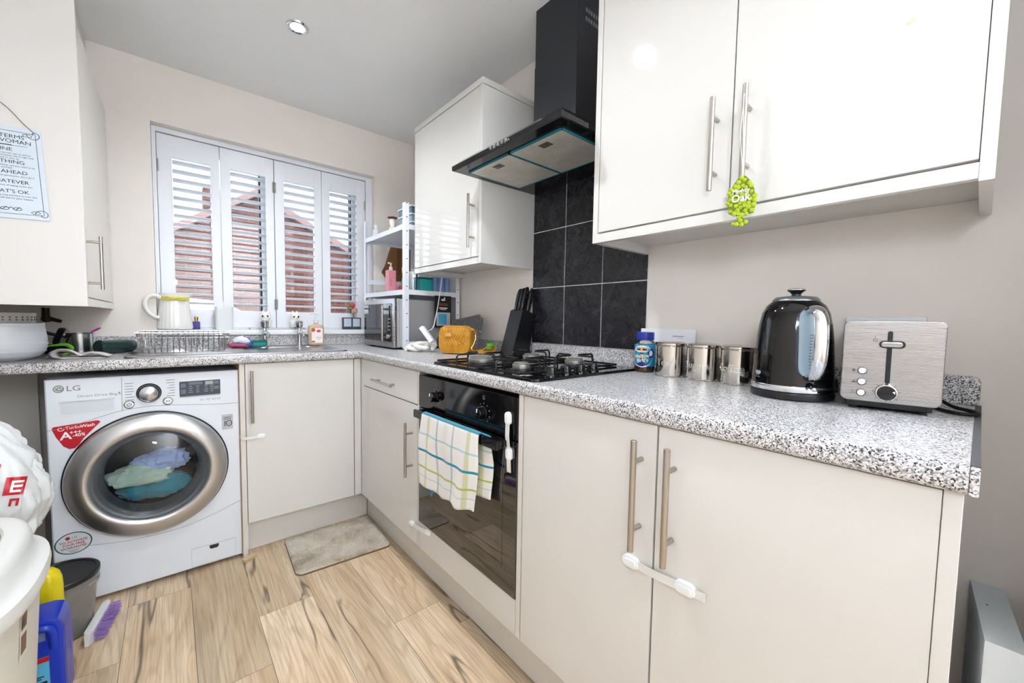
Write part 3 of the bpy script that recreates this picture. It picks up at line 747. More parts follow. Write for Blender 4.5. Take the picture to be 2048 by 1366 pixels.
# dial, buttons
b = B(); lathe(b, [(.037, 0), (.037, .003), (.034, .006), (.0335, .016), (.031, .02), (.029, .0195)], (-1.405, yf, .772), 44, (0, -1, 0), cap1=False); dl = fin('dial', b, mat('dark chrome', '#4c4f55', .15, 1), t)
b = B(); lathe(b, [(.0295, .016), (.027, .024), (.018, .029), (0, .031)], (-1.405, yf, .772), 40, (0, -1, 0)); fin('dial_cap', b, mat('satin dial', '#d5d7db', .2, .9), dl)
for x, z in ((-1.462, .733), (-1.350, .734)):
    b = B(); lathe(b, [(.0155, 0), (.0155, .003), (.013, .005), (.0125, .004)], (x, yf, z), 28, (0, -1, 0), cap1=False); bt = fin('button', b, M_CHROME, t)
    b = B(); lathe(b, [(.0126, .004), (.0115, .0065), (0, .007)], (x, yf, z), 24, (0, -1, 0)); c_ = fin('button_cap', b, M_WHITEG, bt)
b = B(); tube(b, [(-1.462+.006*sin(a), yf-.0073, .733+.006*cos(a)) for a in [.6+i*.25 for i in range(21)]], .0008, 5); box(b, -1.4627, -1.4613, yf-.0077, yf-.0068, .734, .741)
prism(b, [(-.005, .004), (-.005, -.004), (-.001, 0)], basis((-1.35, yf-.007, .734), (1, 0, 0), (0, 0, 1)), .0006)
for x in (-1.3475, -1.345): box(b, x-.0006, x+.0006, yf-.0076, yf-.007, .730, .738)
fin('button_symbol', b, M_DKT, t, smooth=False)
# display
b = B(); prism(b, rrect(.134, .062, .003), basis((-1.247, yf, .776), (1, 0, 0), (0, 0, 1)), .0015, .0004); ds = fin('display', b, mat('display glass', '#4b5460', .12), t)
for (x, z, w, h) in ((-1.262, .797, .045, .011), (-1.302, .79, .016, .016), (-1.302, .766, .016, .018), (-1.193, .796, .016, .013), (-1.193, .774, .016, .013)):
    b = B(); box(b, x-w/2, x+w/2, yf-.0021, yf-.0015, z-h/2, z+h/2); fin('display_tile', b, mat('display tile', '#66707e', .3), ds, smooth=False)
b = B(); box(b, -1.231, -1.204, yf-.0022, yf-.0015, .789, .803); fin('time_window', b, mat('lcd window', '#a7aba4', .3), ds, smooth=False)
b = B(); rr = random.Random(3)
for z in (.785, .777, .769, .761):
    for x in (-1.278, -1.256, -1.228, -1.209):
        w = .008+.007*rr.random(); box(b, x-w/2, x+w/2, yf-.0021, yf-.0015, z-.0007, z+.0007)
box(b, -1.314, -1.18, yf-.0019, yf-.0008, .7405, .7445)
fin('display_text', b, mat('display lines', '#b9c0c9', .4), ds, smooth=False)
b = B()
for i, x in enumerate((-1.243, -1.222, -1.203, -1.187)):
    tube(b, [(x-.005, yf-.0004, .731), (x-.004, yf-.0004, .722), (x+.004, yf-.0004, .722), (x+.005, yf-.0004, .731)], .0006, 4)
    box(b, x-.005, x+.005, yf-.0008, yf-.0002, .7265, .7275)
for i in range(7):
    w = .016+.012*rr.random(); z = .813-i*.0105
    box(b, -1.473, -1.473+w, yf-.0006, yf-.0001, z-.0012, z+.0012)
    w = .016+.012*rr.random(); z = .817-i*.0105
    box(b, -1.328-w, -1.328, yf-.0006, yf-.0001, z-.0012, z+.0012)
fin('programme_text', b, M_GREYT, t, smooth=False)
b = B(); text(b, 'LG', .026, basis((-1.604, yf-.0004, .808), (1, 0, 0), (0, 0, 1)), bold=.012, sx=1.15); text(b, 'Direct Drive 8kg', .0135, basis((-1.545, yf-.0004, .778), (1, 0, 0), (0, 0, 1)), sx=1.1)
for x in (-1.4875, -1.4875): box(b, x-.006, x+.006, yf-.0006, yf-.0001, .7745, .7755); sphere(b, (x, yf-.0003, .781), .003, 8, 6, 1, .1, 1)
fin('lettering', b, M_GREYT, t, smooth=False)
b = B(); disc(b, basis((-1.640, yf-.0001, .809), (1, 0, 0), (0, 0, 1)), .0135, 32, .0006); lg = fin('logo_disc', b, M_GREYT, t, smooth=False)
b = B(); tube(b, [(-1.640+.009*cos(a), yf-.0009, .809+.009*sin(a)) for a in [.3+i*.26 for i in range(20)]], .0009, 5); box(b, -1.6405, -1.639, yf-.0012, yf-.0007, .804, .814); box(b, -1.640, -1.631, yf-.0012, yf-.0007, .8075, .8095); sphere(b, (-1.644, yf-.0009, .813), .0015, 8, 6, 1, .3, 1); fin('logo_lines', b, WPT, lg)
# sticker: energy
b = B(); Ms = basis((0, yf-.0003, 0), (1, 0, 0), (0, 0, 1))
prism(b, [(-1.655, .676), (-1.548, .685), (-1.541, .681), (-1.542, .676), (-1.585, .625), (-1.597, .603), (-1.607, .592), (-1.621, .591), (-1.635, .603), (-1.652, .64), (-1.660, .666), (-1.660, .673)], Ms, .0004); st = fin('energy_sticker', b, M_RED, t, smooth=False)
st['label'] = 'red energy rating sticker'
b = B(); text(b, 'Turbo', .0155, basis((-1.609, yf-.0009, .668), (1, 0, .06), (0, 0, 1)), sx=1.0); text(b, 'Wash', .0155, basis((-1.573, yf-.0009, .670), (1, 0, .06), (0, 0, 1)), bold=.02); text(b, 'A', .038, basis((-1.628, yf-.0009, .639), (1, 0, .06), (0, 0, 1)), bold=.02, sx=1.1); text(b, '+++', .017, basis((-1.604, yf-.0009, .650), (1, 0, .06), (0, 0, 1)), bold=.02); text(b, '-40%', .016, basis((-1.596, yf-.0009, .639), (1, 0, .06), (0, 0, 1)), bold=.015)
tube(b, [(-1.640+(.003+.0007*i)*cos(i*.7), yf-.0009, .666+(.003+.0005*i)*sin(i*.7)) for i in range(10)], .0011, 5, 3)
fin('sticker_text', b, M_WT, st, smooth=False)
# sticker: guarantee
b = B(); disc(b, basis((-1.622, yf-.0003, .245), (1, 0, 0), (0, 0, 1)), .047, 48, .0004, .85); st = fin('guarantee_sticker', b, mat('dark teal print', '#2c5a57', .4), t, smooth=False)
b = B(); disc(b, basis((-1.622, yf-.0007, .245), (1, 0, 0), (0, 0, 1)), .0435, 48, .0003, .845); fin('sticker_face', b, mat('sticker grey white', '#d6dade', .5), st, smooth=False)
b = B()
for s, z in (('TO ACTIVATE', .2515), ('YOUR FREE', .2405), ('GUARANTEE', .2295)): text(b, s, .0105, basis((-1.622, yf-.0012, z), (1, 0, .02), (0, 0, 1)), bold=.02, sx=1.05)
disc(b, basis((-1.636, yf-.001, .2655), (1, 0, 0), (0, 0, 1)), .006, 20, .0003)
fin('sticker_text', b, mat('crimson print', '#a83a4a', .5), st, smooth=False)
b = B(); text(b, 'LG', .0115, basis((-1.619, yf-.0012, .2655), (1, 0, 0), (0, 0, 1)), bold=.01); 
for i, z in enumerate((.2205, .2165, .213)): box(b, -1.638+.004*i, -1.606-.004*i, yf-.0013, yf-.001, z-.0007, z+.0007)
fin('sticker_small_text', b, M_GREYT, st, smooth=False)
# small square tag
b = B(); box(b, -1.178, -1.139, yf-.0006, yf-.0001, .588, .652); tg = fin('ten_year_tag', b, mat('silver label', '#b7bcc3', .4, .3), t, smooth=False)
b = B(); box(b, -1.169, -1.166, yf-.0011, yf-.0006, .602, .625); tube(b, [(-1.153+.0095*cos(2*pi*i/20), yf-.001, .6135+.0115*sin(2*pi*i/20)) for i in range(20)], .0016, 5, closed=True); box(b, -1.157, -1.149, yf-.0012, yf-.0006, .6128, .6142)
for z in (.640, .633): box(b, -1.172, -1.146, yf-.0009, yf-.0006, z-.001, z+.001)
fin('tag_text', b, M_DKT, tg, smooth=False)
# door: brushed ring, glass bowl, drum
M_RING = mat('brushed ring steel', '#c6c7c9', .34, 1); n = NT(M_RING)
v = n.coords('Object', loc=(-(cx+1.394), 0, -cz)); sp = n.n('ShaderNodeSeparateXYZ'); n.l(v, sp.inputs[0])

b = B(); lathe(b, [(.239, .0), (.2395, .012), (.236, .026), (.229, .034), (.19, .042), (.178, .041), (.173, .035), (.171, .01)], (cx, yf-.002, cz), 96, (0, -1, 0), cap0=False, cap1=False); dr = fin('door', b, M_RING, t, angle=60)
b = B(); lathe(b, [(.244, .0), (.244, .006), (.2395, .008)], (cx, yf-.0005, cz), 96, (0, -1, 0), cap0=False, cap1=False); fin('door_gasket', b, M_BLACKM, dr)
b = B(); lathe(b, [(.17, .012), (.13, .03), (.08, .041), (.0, .045)], (cx, yf, cz), 64, (0, -1, 0), cap0=False); fin('door_glass', b, M_GLASS, dr, solid=1)
b = B(); lathe(b, [(.174, .02), (.158, .012), (.146, -.01), (.14, -.05)], (cx, yf, cz), 72, (0, -1, 0), cap0=False, cap1=False); fin('glass_bezel', b, mat('grey bezel', '#6c7178', .25, .3), dr)
b = B(); lathe(b, [(.205, -.02), (.17, -.03), (.155, -.06), (.15, -.07)], (cx, yf, cz), 72, (0, -1, 0), cap0=False, cap1=False); fin('door_seal', b, mat('grey rubber seal', '#4c5157', .6), t)
M_DRUM = mat('drum steel', '#6b7076', .3, 1)
b = B(); lathe(b, [(.15, -.07), (.215, -.08), (.22, -.1), (.22, -.36), (.0, -.365)], (cx, yf, cz), 64, (0, -1, 0), cap0=False); dm = fin('drum', b, M_DRUM, t, solid=1)
for k in range(3):
    a = radians(90+120*k); b = B(); M_ = Matrix.Translation((cx, yf+.22, cz)) @ Matrix.Rotation(-a, 4, 'Y')
    box(b, .17, .214, -.12, .12, -.02, .02, .012, 3, M_); fin('drum_paddle', b, mat('paddle plastic', '#8c9298', .4), dm)
for x in (wx0+.05, wx1-.05):
    for y in (yf+.06, -.08):
        b = B(); cyl(b, (x, y, 0), (x, y, .016), .02, seg=16); fin('foot', b, M_RUBBER, t)
# laundry
def garment(name, label, c, r, sx, sy, sz, col, seed, cat='laundry'):
    b = B(); sphere(b, c, r, 56, 36, sx, sy, sz)
    for v in b.verts:
        d_ = (v.co-Vector(c)); p = v.co*26+Vector((seed, seed*2, 0))
        k = noise.noise(p*.6)*.35+abs(noise.noise(p*1.2))*-.45+.12*noise.noise(p*2.4)
        v.co += d_*k*.8
    return single(name, b, mat(name+col, col, .9, 0, .1, sheen=.3), label, cat, 'laundry inside the washing machine')
garment('laundry_garment', 'pale blue garment topmost in the washing machine drum', (cx+.035, yf+.085, .478), .1, .95, .55, .45, '#8fa9d6', 3)
garment('laundry_garment', 'pale mint garment in the middle of the washing machine drum', (cx-.03, yf+.08, .432), .115, 1.0, .5, .42, '#a9c4b8', 8)
garment('laundry_garment', 'teal garment lowest in the washing machine drum', (cx+.005, yf+.085, .372), .12, 1.0, .5, .42, '#2f7f92', 14)
single('wood_offcut', box(B(), -.028, .028, -.012, .012, 0, .014, .001, 1, Matrix.Translation((-1.095, -.625, .0005)) @ Matrix.Rotation(.6, 4, 'Z')), M_EDGE, 'small brown wedge on the floor at the foot of the sink cabinet', 'wedge')
# ------------------------------------------------------------------ kettle
kx, ky = -.222, -2.392
t = thing('kettle', 'glossy black jug kettle with chrome handle beside the toaster', 'kettle', (kx, ky, ZW))
z = ZW+.0004
b = B(); lathe(b, [(.078, 0), (.082, .003), (.083, .012), (.081, .017), (0, .018)], (kx, ky, z), 56); fin('power_base', b, M_BLACKM, t)
b = B(); lathe(b, [(.081, .019), (.0815, .0215), (.0815, .03), (.0808, .032)], (kx, ky, z), 56); fin('steel_band', b, M_CHROME, t)
b = B(); prof = [(.0805, .032), (.0795, .06), (.0775, .10), (.0745, .14), (.071, .17), (.066, .195), (.058, .212), (.0475, .222), (.045, .2235)]
lathe(b, prof, (kx, ky, z), 72); fin('kettle_body', b, M_BLACK, t, angle=60)
b = B(); lathe(b, [(.0465, .2228), (.046, .2265), (.040, .2325), (.02, .235), (0, .2355)], (kx, ky, z), 56); ld = fin('lid', b, mat('grey lid steel', '#8f9296', .3, .8), t, angle=60)
b = B(); lathe(b, [(.010, .234), (.009, .240), (.014, .245), (.018, .2475), (.018, .249)], (kx, ky, z), 32); kn = fin('lid_knob', b, M_BLACKM, ld)
b = B(); lathe(b, [(.0182, .2485), (.0185, .2505), (.015, .2525), (0, .253)], (kx, ky, z), 32); fin('knob_cap', b, M_CHROME, kn)
hd = Vector((-.93, -.37, 0)).normalized(); hd = Matrix.Rotation(radians(17), 3, 'Z') @ hd; hs_ = Vector((-hd.y, hd.x, 0))
K = lambda r, h, s=0: Vector((kx, ky, z))+hd*r+hs_*s+Vector((0, 0, h))
# water window behind the handle
b = B()
def win(w0, w1, off): 
    R_ = []
    for h in [.058+.0075*i for i in range(20)]:
        rr = None
        for (ra, ha), (rb, hb) in zip(prof, prof[1:]):
            if ha <= h <= hb: rr = ra+(rb-ra)*(h-ha)/(hb-ha)
        k = min(1, sqrt(max(0, 1-((h-.129)/.0725)**8)))
        R_.append([K((rr+off)*cos(a), h, (rr+off)*sin(a)) for a in [(-1+2*j/10)*w0*k/rr*1.0+w1 for j in range(11)]])
    return R_
loft(b, win(.0185, -.12, .0008), False, False, False); gw = fin('water_gauge', b, mat('smoky gauge', '#26303a', .1), t, angle=60)
b = B(); loft(b, win(.0135, -.12, .0013), False, False, False); fin('gauge_window', b, mat('blue grey gauge', '#9fb4c2', .15, trans=.2), gw, angle=60)
b = B()
for i in range(12):
    h = .075+.0065*i; rr = .0782-.00002*i; a = -.02; p = K((rr+.002)*cos(a), h, (rr+.002)*sin(a)); box(b, p.x-.0006, p.x+.0006, p.y-.0022, p.y+.0022, p.z-.0006, p.z+.0006)
fin('gauge_marks', b, mat('gauge print', '#49525a', .5), gw)
# chrome D handle
b = B(); tube(b, [K(.066, .199, 0), K(.083, .204, 0), K(.102, .196, 0), K(.113, .17, 0), K(.116, .13, 0), K(.113, .09, 0), K(.103, .062, 0), K(.087, .053, 0), K(.0755, .058, 0)], [.0095, .0095, .0105, .0115, .0115, .0115, .0105, .0095, .009], 16, 6, flat=(1.25, .72)); fin('handle', b, M_CHROME, t)
b = B(); q = K(.0775, .037, 0); tube(b, [q, q+hd*.012+Vector((0, 0, -.002)), q+hd*.022+Vector((0, 0, -.007))], [.007, .006, .004], 12, 3); fin('switch', b, M_BLACK, t)
b = B(); sphere(b, q+hd*.021+Vector((0, 0, -.006)), .005, 12, 8); fin('switch_tip', b, M_CHROME, t)
b = B(); sp_ = -hd; S_ = lambda r, h: Vector((kx, ky, z))+sp_*r+Vector((0, 0, h))
tube(b, [S_(.058, .18), S_(.072, .188), S_(.088, .206)], [.02, .017, .011], 16, 4); fin('spout', b, M_BLACK, t)
def cyltext(s, size, c, r, a0, zc, d=0, bold=0, sx=1, ccw=1):
    return lambda x, y, h: Vector((c[0]+(r+h)*cos(a0+ccw*x/r), c[1]+(r+h)*sin(a0+ccw*x/r), zc+y))
b = B(); a_ = atan2(.62, -.98); f_ = cyltext('', 0, (kx, ky), .0800, radians(140), z+.055); tube(b, [f_(.016*q-.008, .005*sin(q*16), .0004) for q in [i/24 for i in range(25)]], .0011, 6); tube(b, [f_(.014*q-.007, -.009, .0004) for q in [i/6 for i in range(7)]], .0008, 6); fin('badge', b, mat('silver badge', '#a9adb2', .3, .8), t)
b = B(); tube(b, [(kx+.07, ky-.03, z+.007), (kx+.10, ky-.05, z+.006), (kx+.13, ky-.06, z+.006), (kx+.165, ky-.055, z+.007), (kx+.185, ky-.05, z+.03)], .0035, 8, 5); fin('power_cord', b, M_RUBBER, t)

# ------------------------------------------------------------------ toaster
t = thing('toaster', 'brushed steel two-slot toaster standing next to the kettle', 'toaster', (-.277, -2.567, ZW), radians(-9.8)*-1)
# local frame: front face at x=0 facing -x, body runs to +x
LT, WT, HT = .235, .142, .158
def L(bm): bm.transform(ROOT[t]); return bm
b = B(); sec = [(y, zz+.0) for y, zz in rrect(WT, HT, .016, 6)]
loft(b, [[Vector((x, y*k, .02+HT/2+zz*k)) for y, zz in sec] for x, k in ((.010, 1), (LT-.01, 1), (LT, .97))]); fin('toaster_body', L(b), M_INOX, t)
b = B()
f2 = [[Vector((x, y*k, .0195+HT/2+zz*k)) for y, zz in rrect(WT+.004, HT+.003, .012, 6)] for x, k in ((.018, 1), (.004, 1), (.001, .992), (0, .975))]
loft(b, f2); fp_ = fin('front_plate', L(b), M_INOX, t)
b = B(); prism(b, rrect(WT*.86, .02, .004), basis((.118, 0, .01), (0, 1, 0), (1, 0, 0)), .01) if 0 else box(b, .012, LT-.012, -WT/2+.008, WT/2-.008, .006, .022, .003); fin('foot_tray', L(b), M_BLACKM, t)
for x in (.03, LT-.03):
    for y in (-.05, .05):
        b = B(); cyl(b, (x, y, .0003), (x, y, .007), .008, seg=14); fin('foot', L(b), M_RUBBER, t)
b = B()
for y in (-.03, .03): box(b, .05, LT-.035, y-.013, y+.013, HT+.0185, HT+.0208, .001)
fin('bread_slot', L(b), M_BLACKM, t)
Mt = lambda y, zz, x=0: basis((x, y, zz), (0, -1, 0), (0, 0, 1))
b = B(); prism(b, rrect(.0075, .102, .0037), Mt(.003, .108, -.0002), .0012); fin('lever_slot', L(b), M_BLACKM, fp_)
b = B(); prism(b, rrect(.037, .0145, .0072), Mt(-.0005, .1335, -.001), .006, .001); lv = fin('lever', L(b), M_BLACKM, t)
b = B(); prism(b, rrect(.031, .0105, .0052), Mt(.001, .1335, -.007), .010, .002); fin('lever_cap', L(b), M_INOX, lv)
for k, zz in enumerate((.0795, .0575, .0355)):
    b = B(); lathe(b, [(.0075, 0), (.0075, .002), (.0062, .003), (.006, .002)], (-.0003, .0405, zz), 24, (-1, 0, 0), cap1=False); bb = fin('button', L(b), mat('dark steel', '#6c6d70', .25, .9), t)
    b = B(); lathe(b, [(.006, .0015), (.0055, .004), (0, .0045)], (-.0003, .0405, zz), 20, (-1, 0, 0)); fin('button_cap', L(b), M_WHITEG, bb)
b = B(); lathe(b, [(.0175, 0), (.0175, .003), (.0165, .006), (.0155, .012), (.0140, .0125)], (-.0003, .0035, .0395), 40, (-1, 0, 0), cap1=False); dl = fin('browning_dial', L(b), M_CHROME, t)
b = B(); lathe(b, [(.0141, .0123), (.0137, .014), (0, .0142)], (-.0003, .0035, .0395), 36, (-1, 0, 0)); fin('dial_cap', L(b), M_BLACK, dl)
b = B(); prism(b, [(0, .001), (.004, .0028), (.004, -.0028)], Mt(-.0045, .0415, -.0145), .0005); fin('dial_pointer', L(b), M_WT, dl)
b = B()
for i in range(3):
    a = radians(60*i); box(b, -.0005, -.0001, .0535-.0035, .0535+.0035, .0795-.0004, .0795+.0004, 0, 1, Matrix.Translation((0, .0535, .0795)) @ Matrix.Rotation(a, 4, 'X') @ Matrix.Translation((0, -.0535, -.0795)))
box(b, -.0005, -.0001, .049, .056, .0545, .056); box(b, -.0005, -.0001, .05, .055, .057, .0577); box(b, -.0005, -.0001, .0515, .0525, .0577, .0605)
tube(b, [Mt(.0535, .0355, -.0003) @ Vector(p) for p in ((-.0032, -.0028, 0), (.0032, -.0028, 0), (0, .003, 0))], .0005, 4, closed=True)
q = .0243; 
for w, h in ((.0055, .139), (.0055, .143)): box(b, -.0005, -.0001, q-w/2, q+w/2, h-.0004, h+.0004)
for s in (-1, 1): box(b, -.0005, -.0001, q+s*.0027-.0003, q+s*.0027+.0003, .139, .143)
box(b, -.0005, -.0001, q-.0003, q+.0003, .1445, .149)
for i in range(7):
    a = radians(-130+i*43); box(b, -.0005, -.0001, .0035-.0195*sin(a)-.0004, .0035-.0195*sin(a)+.0004, .0395+.0195*cos(a)-.0012, .0395+.0195*cos(a)+.0012)
fin('marking', L(b), M_DKT, fp_, smooth=False)
b = B(); tube(b, [(.2, -WT/2-.0, .03), (.19, -WT/2-.01, .022), (.16, -WT/2-.038, .0045), (.11, -WT/2-.062, .004), (.075, -WT/2-.056, .004), (.07, -WT/2-.03, .004), (.12, -WT/2-.006, .004), (.2, -WT/2-.003, .004)], .0036, 8, 6)
bmesh.ops.translate(b, verts=b.verts, vec=(0, 0, 0)); fin('power_cord', L(b), M_RUBBER, t)

# double wall socket behind the toaster
t = thing('wall_socket', 'white double wall socket half hidden behind the toaster', 'socket', (0, -2.522, 1.058))
b = B(); prism(b, rrect(.146, .086, .006), basis((-.0003, -2.522, 1.058), (0, 1, 0), (0, 0, 1), (-1, 0, 0)), .011, .002); pl = fin('faceplate', b, M_WHITEG, t)
for y in (-.036, .036):
    b = B(); box(b, -.0145, -.0105, -2.522+y-.006, -2.522+y+.006, 1.073, 1.092, .001); fin('rocker', b, M_WHITEG, pl)

# ------------------------------------------------------------------ storage tins
M_TIN = mat('polished tin', '#c9c5bf', .1, 1)
def tin(x, y, word, label):
    t = thing('storage_tin', label, 'canister', (x, y, ZW), 0, 'embossed steel storage tins'); z = ZW+.0004
    b = B(); lathe(b, [(.0455, 0), (.0462, .0015), (.0462, .003), (.045, .0045), (.045, .095), (.0465, .0965), (.045, .098), (.044, .1)], (x, y, z), 64); fin('tin_body', b, M_TIN, t)
    b = B(); lathe(b, [(.0462, .0985), (.047, .0995), (.047, .105), (.0455, .107), (.041, .1085), (.035, .1072), (0, .1062)], (x, y, z), 64); fin('lid', b, M_TIN, t)
    a0 = atan2(-2.67-y, -1.33-x)-radians(30)
    b = B(); text(b, word, .03, None, cyltext('', 0, (x, y), .0449, a0, z+.045), d=.0012, bold=.004); fin('lettering', b, mat('embossed steel', '#e4e1db', .22, 1), t)
tin(-.125, -2.037, 'Tea', 'steel storage tin embossed Tea beside the coffee jar')
tin(-.123, -2.138, 'Sugar', 'steel storage tin embossed Sugar, the middle of three')
tin(-.123, -2.238, 'Coffee', 'steel storage tin embossed Coffee next to the kettle')
# coffee jar
jx, jy = -.090, -1.925
t = thing('coffee_jar', 'instant coffee jar with blue lid and blue label beside the tins', 'jar', (jx, jy, ZW)); z = ZW+.0004
b = B(); lathe(b, [(.031, 0), (.0335, .003), (.034, .01), (.034, .095), (.031, .104), (.026, .108), (.026, .112)], (jx, jy, z), 48); fin('glass_jar', b, clear('jar glass', (.93, .9, .86, 1), .08), t)
b = B(); lathe(b, [(.031, .002), (.033, .006), (.0332, .03), (.0332, .09), (0, .088)], (jx, jy, z), 40); fin('coffee_granules', b, mat('coffee granules', '#5b3218', .9), t)
b = B(); lathe(b, [(.0285, .109), (.0295, .111), (.0295, .133), (.0275, .136), (0, .1365)], (jx, jy, z), 48); fin('lid', b, mat('royal blue plastic', '#1b2f9c', .3), t)
b = B(); lathe(b, [(.0344, .02), (.0346, .0205), (.0346, .094), (.0344, .0945)], (jx, jy, z), 64, cap0=False, cap1=False); lb = fin('label', b, mat('sky blue label', '#1496c9', .35), t)
ja = atan2(-2.678-jy, -1.335-jx)-radians(14)
CJ = lambda dr: (lambda x, y, h: Vector((jx+(.0347+dr+h)*cos(ja+x/.0347), jy+(.0347+dr+h)*sin(ja+x/.0347), z+.057+y)))
def shape(poly, dr, nm, m):
    b = B(); f = CJ(dr); c = b.verts.new(f(sum(p[0] for p in poly)/len(poly), sum(p[1] for p in poly)/len(poly), 0)); v = [b.verts.new(f(x, y, 0)) for x, y in poly]
    for i in range(len(v)): b.faces.new((c, v[i], v[(i+1) % len(v)]))
    return fin(nm, b, m, lb)
ell = lambda cx_, cy_, rx, ry, n=36, a0=0, a1=2*pi: [(cx_+rx*cos(a0+(a1-a0)*i/n), cy_+ry*sin(a0+(a1-a0)*i/n)) for i in range(n)]
mug = [(-.026, .022)]+[(-.026+.0, .01), (-.024, -.012), (-.014, -.026), (.0, -.032), (.012, -.026), (.02, -.01), (.023, .01), (.022, .022)]
shape([(x, y) for x, y in ell(0, -.003, .036, .037)], .0002, 'white_halo', M_WT)
shape(ell(-.002, -.006, .029, .031), .0004, 'mug_shape', mat('navy print', '#152a80', .4)); shape(ell(.030, .008, .012, .016), .0003, 'mug_handle', mat('navy print', '#152a80', .4)); shape(ell(.029, .008, .006, .0095), .0005, 'handle_hole', M_WT)
shape(ell(-.002, .022, .028, .0115), .0006, 'cup_rim', mat('pale print', '#f3ecd8', .4)); shape(ell(-.003, .021, .022, .0078), .0008, 'coffee_top', mat('coffee cream print', '#dcb871', .4))
b = B(); text(b, 'Mellow', .0145, None, CJ(.001), bold=.02, sx=.95) if 0 else None
f1 = lambda x, y, h: CJ(.001)(x-.002, y-.002+.1*x, h); f3 = lambda x, y, h: CJ(.001)(x-.0, y-.0165+.1*x, h)
text(b, 'Mellow', .0175, None, f1, bold=.025); text(b, "Bird's", .0175, None, f3, bold=.025); fin('label_text', b, mat('cream print', '#efe0a8', .4), lb)
# envelope
t = thing('envelope', 'white envelope propped against the wall behind the storage tins', 'envelope', (-.02, -1.96, .973))
M_ = Matrix.Translation((-.0225, -1.962, .9735)) @ Matrix.Rotation(radians(7.5), 4, 'Y')
b = B(); box(b, -.001, .0008, -.102, .102, 0, .083, .0003, 1, M_); fin('paper', b, mat('white paper', '#f1f1f4', .7), t)
b = B(); box(b, -.0015, -.001, -.062, -.022, .057, .0595, 0, 1, M_); box(b, -.0015, -.001, -.06, -.04, .052, .053, 0, 1, M_); box(b, -.0015, -.001, -.02, .07, .073, .074, 0, 1, M_) if 0 else None; fin('address_print', b, M_GREYT, t)

# ------------------------------------------------------------------ knife block
t = thing('knife_block', 'slanted black knife block standing between the wall and the hob', 'knife block', (-.12, -1.21, ZW))
# side profile in x-z (leans back to the wall), thickness along y
ya, yb = -1.288, -1.200
pr = [(-.155, 0), (-.030, 0), (-.026, .012), (-.040, .03), (-.010, .200), (-.078, .222), (-.090, .216)]
b = B(); zz = ZW+.0004
prism(b, pr, basis((0, yb, zz), (1, 0, 0), (0, 0, 1), (0, -1, 0)), yb-ya, .003); fin('block', b, mat('black block', '#101114', .3), t)
ax = Vector((.052, 0, .168)).normalized(); px = Vector((ax.z, 0, -ax.x))
for i, (s, y, L_, r) in enumerate(((-.026, -1.217, .105, .0105), (-.026, -1.239, .108, .0105), (-.026, -1.261, .112, .0105), (.012, -1.225, .118, .0125), (.014, -1.257, .122, .0125))):
    o = Vector((-.046, y, zz+.2125))+px*s+Vector((0, 0, -.0)); 
    nm = ['steak knife handle in the front row of the block, by the window end', 'steak knife handle mid front row of the block', 'steak knife handle in the front row of the block, by the hob end', 'large knife handle in the back row of the block, by the window end', 'largest knife handle at the back of the block, against the tiles'][i]
    k = thing('kitchen_knife', 'black '+nm, 'knife', o, 0, 'knives in the knife block')
    b = B(); tube(b, [o-ax*.004, o+ax*.01, o+ax*L_*.3-px*.002, o+ax*L_*.65-px*.003, o+ax*L_*.9-px*.001, o+ax*L_+px*.005], [r*1.05, r*.9, r*1.0, r*1.1, r*1.05, r*.5], 14, 5, flat=(.75, 1.1)); fin('handle', b, M_BLACKM, k)
    b = B()
    for q in (.3, .55, .78): cyl(b, o+ax*L_*q+Vector((0, -r*.95, 0)), o+ax*L_*q+Vector((0, r*.95, 0)), .0016, seg=8)
    fin('rivet', b, M_STEEL, k)

# ------------------------------------------------------------------ microwave rack
rx0, rx1, ry0, ry1, rz1 = -.355, -.03, -.637, -.045, 1.70
t = thing('metal_rack', 'white metal two-shelf rack standing over the microwave in the corner', 'rack', (-.19, -.34, ZW))
M_RACK = mat('white powder coat', '#e9edf4', .35)
for x in (rx0, rx1):
    for y in (ry0, ry1):
        sx = 1 if x == rx0 else -1; sy = 1 if y == ry0 else -1
        b = B(); box(b, x-.0125*1, x+.0125, y-.001, y+.001, ZW+.006, rz1); box(b, x-sx*.0125-.001, x-sx*.0125+.001, y, y+sy*.025, ZW+.006, rz1); po = fin('upright', b, M_RACK, t)
        b = B()
        for k in range(11):
            z_ = ZW+.05+.074*k; cyl(b, (x, y-sy*.002, z_), (x, y-sy*.0008, z_), .0032, seg=10)
        fin('bolt_hole', b, M_DKT, po)
        b = B(); cyl(b, (x-sx*.006, y+sy*.008, ZW+.0002), (x-sx*.006, y+sy*.008, ZW+.0075), .008, seg=12); fin('foot', b, M_RUBBER, t)
for z_ in (1.234, 1.585):
    b = B(); box(b, rx0-.011, rx1+.011, ry0+.002, ry1-.002, z_-.002, z_); 
    for a in ((rx0-.011, rx1+.011, ry0+.0015, ry0+.003), (rx0-.011, rx1+.011, ry1-.003, ry1-.0015), (rx0-.0113, rx0-.0095, ry0+.002, ry1-.002), (rx1+.0095, rx1+.0113, ry0+.002, ry1-.002)): box(b, a[0], a[1], a[2], a[3], z_-.024, z_+.003)
    fin('shelf', b, M_RACK, t)
b = B(); box(b, rx0-.01, rx1, ry1-.0035, ry1-.002, 1.30, 1.33); box(b, rx0, rx1, ry0+.0015, ry0+.003, ZW+.02, ZW+.045); fin('cross_bar', b, M_RACK, t)
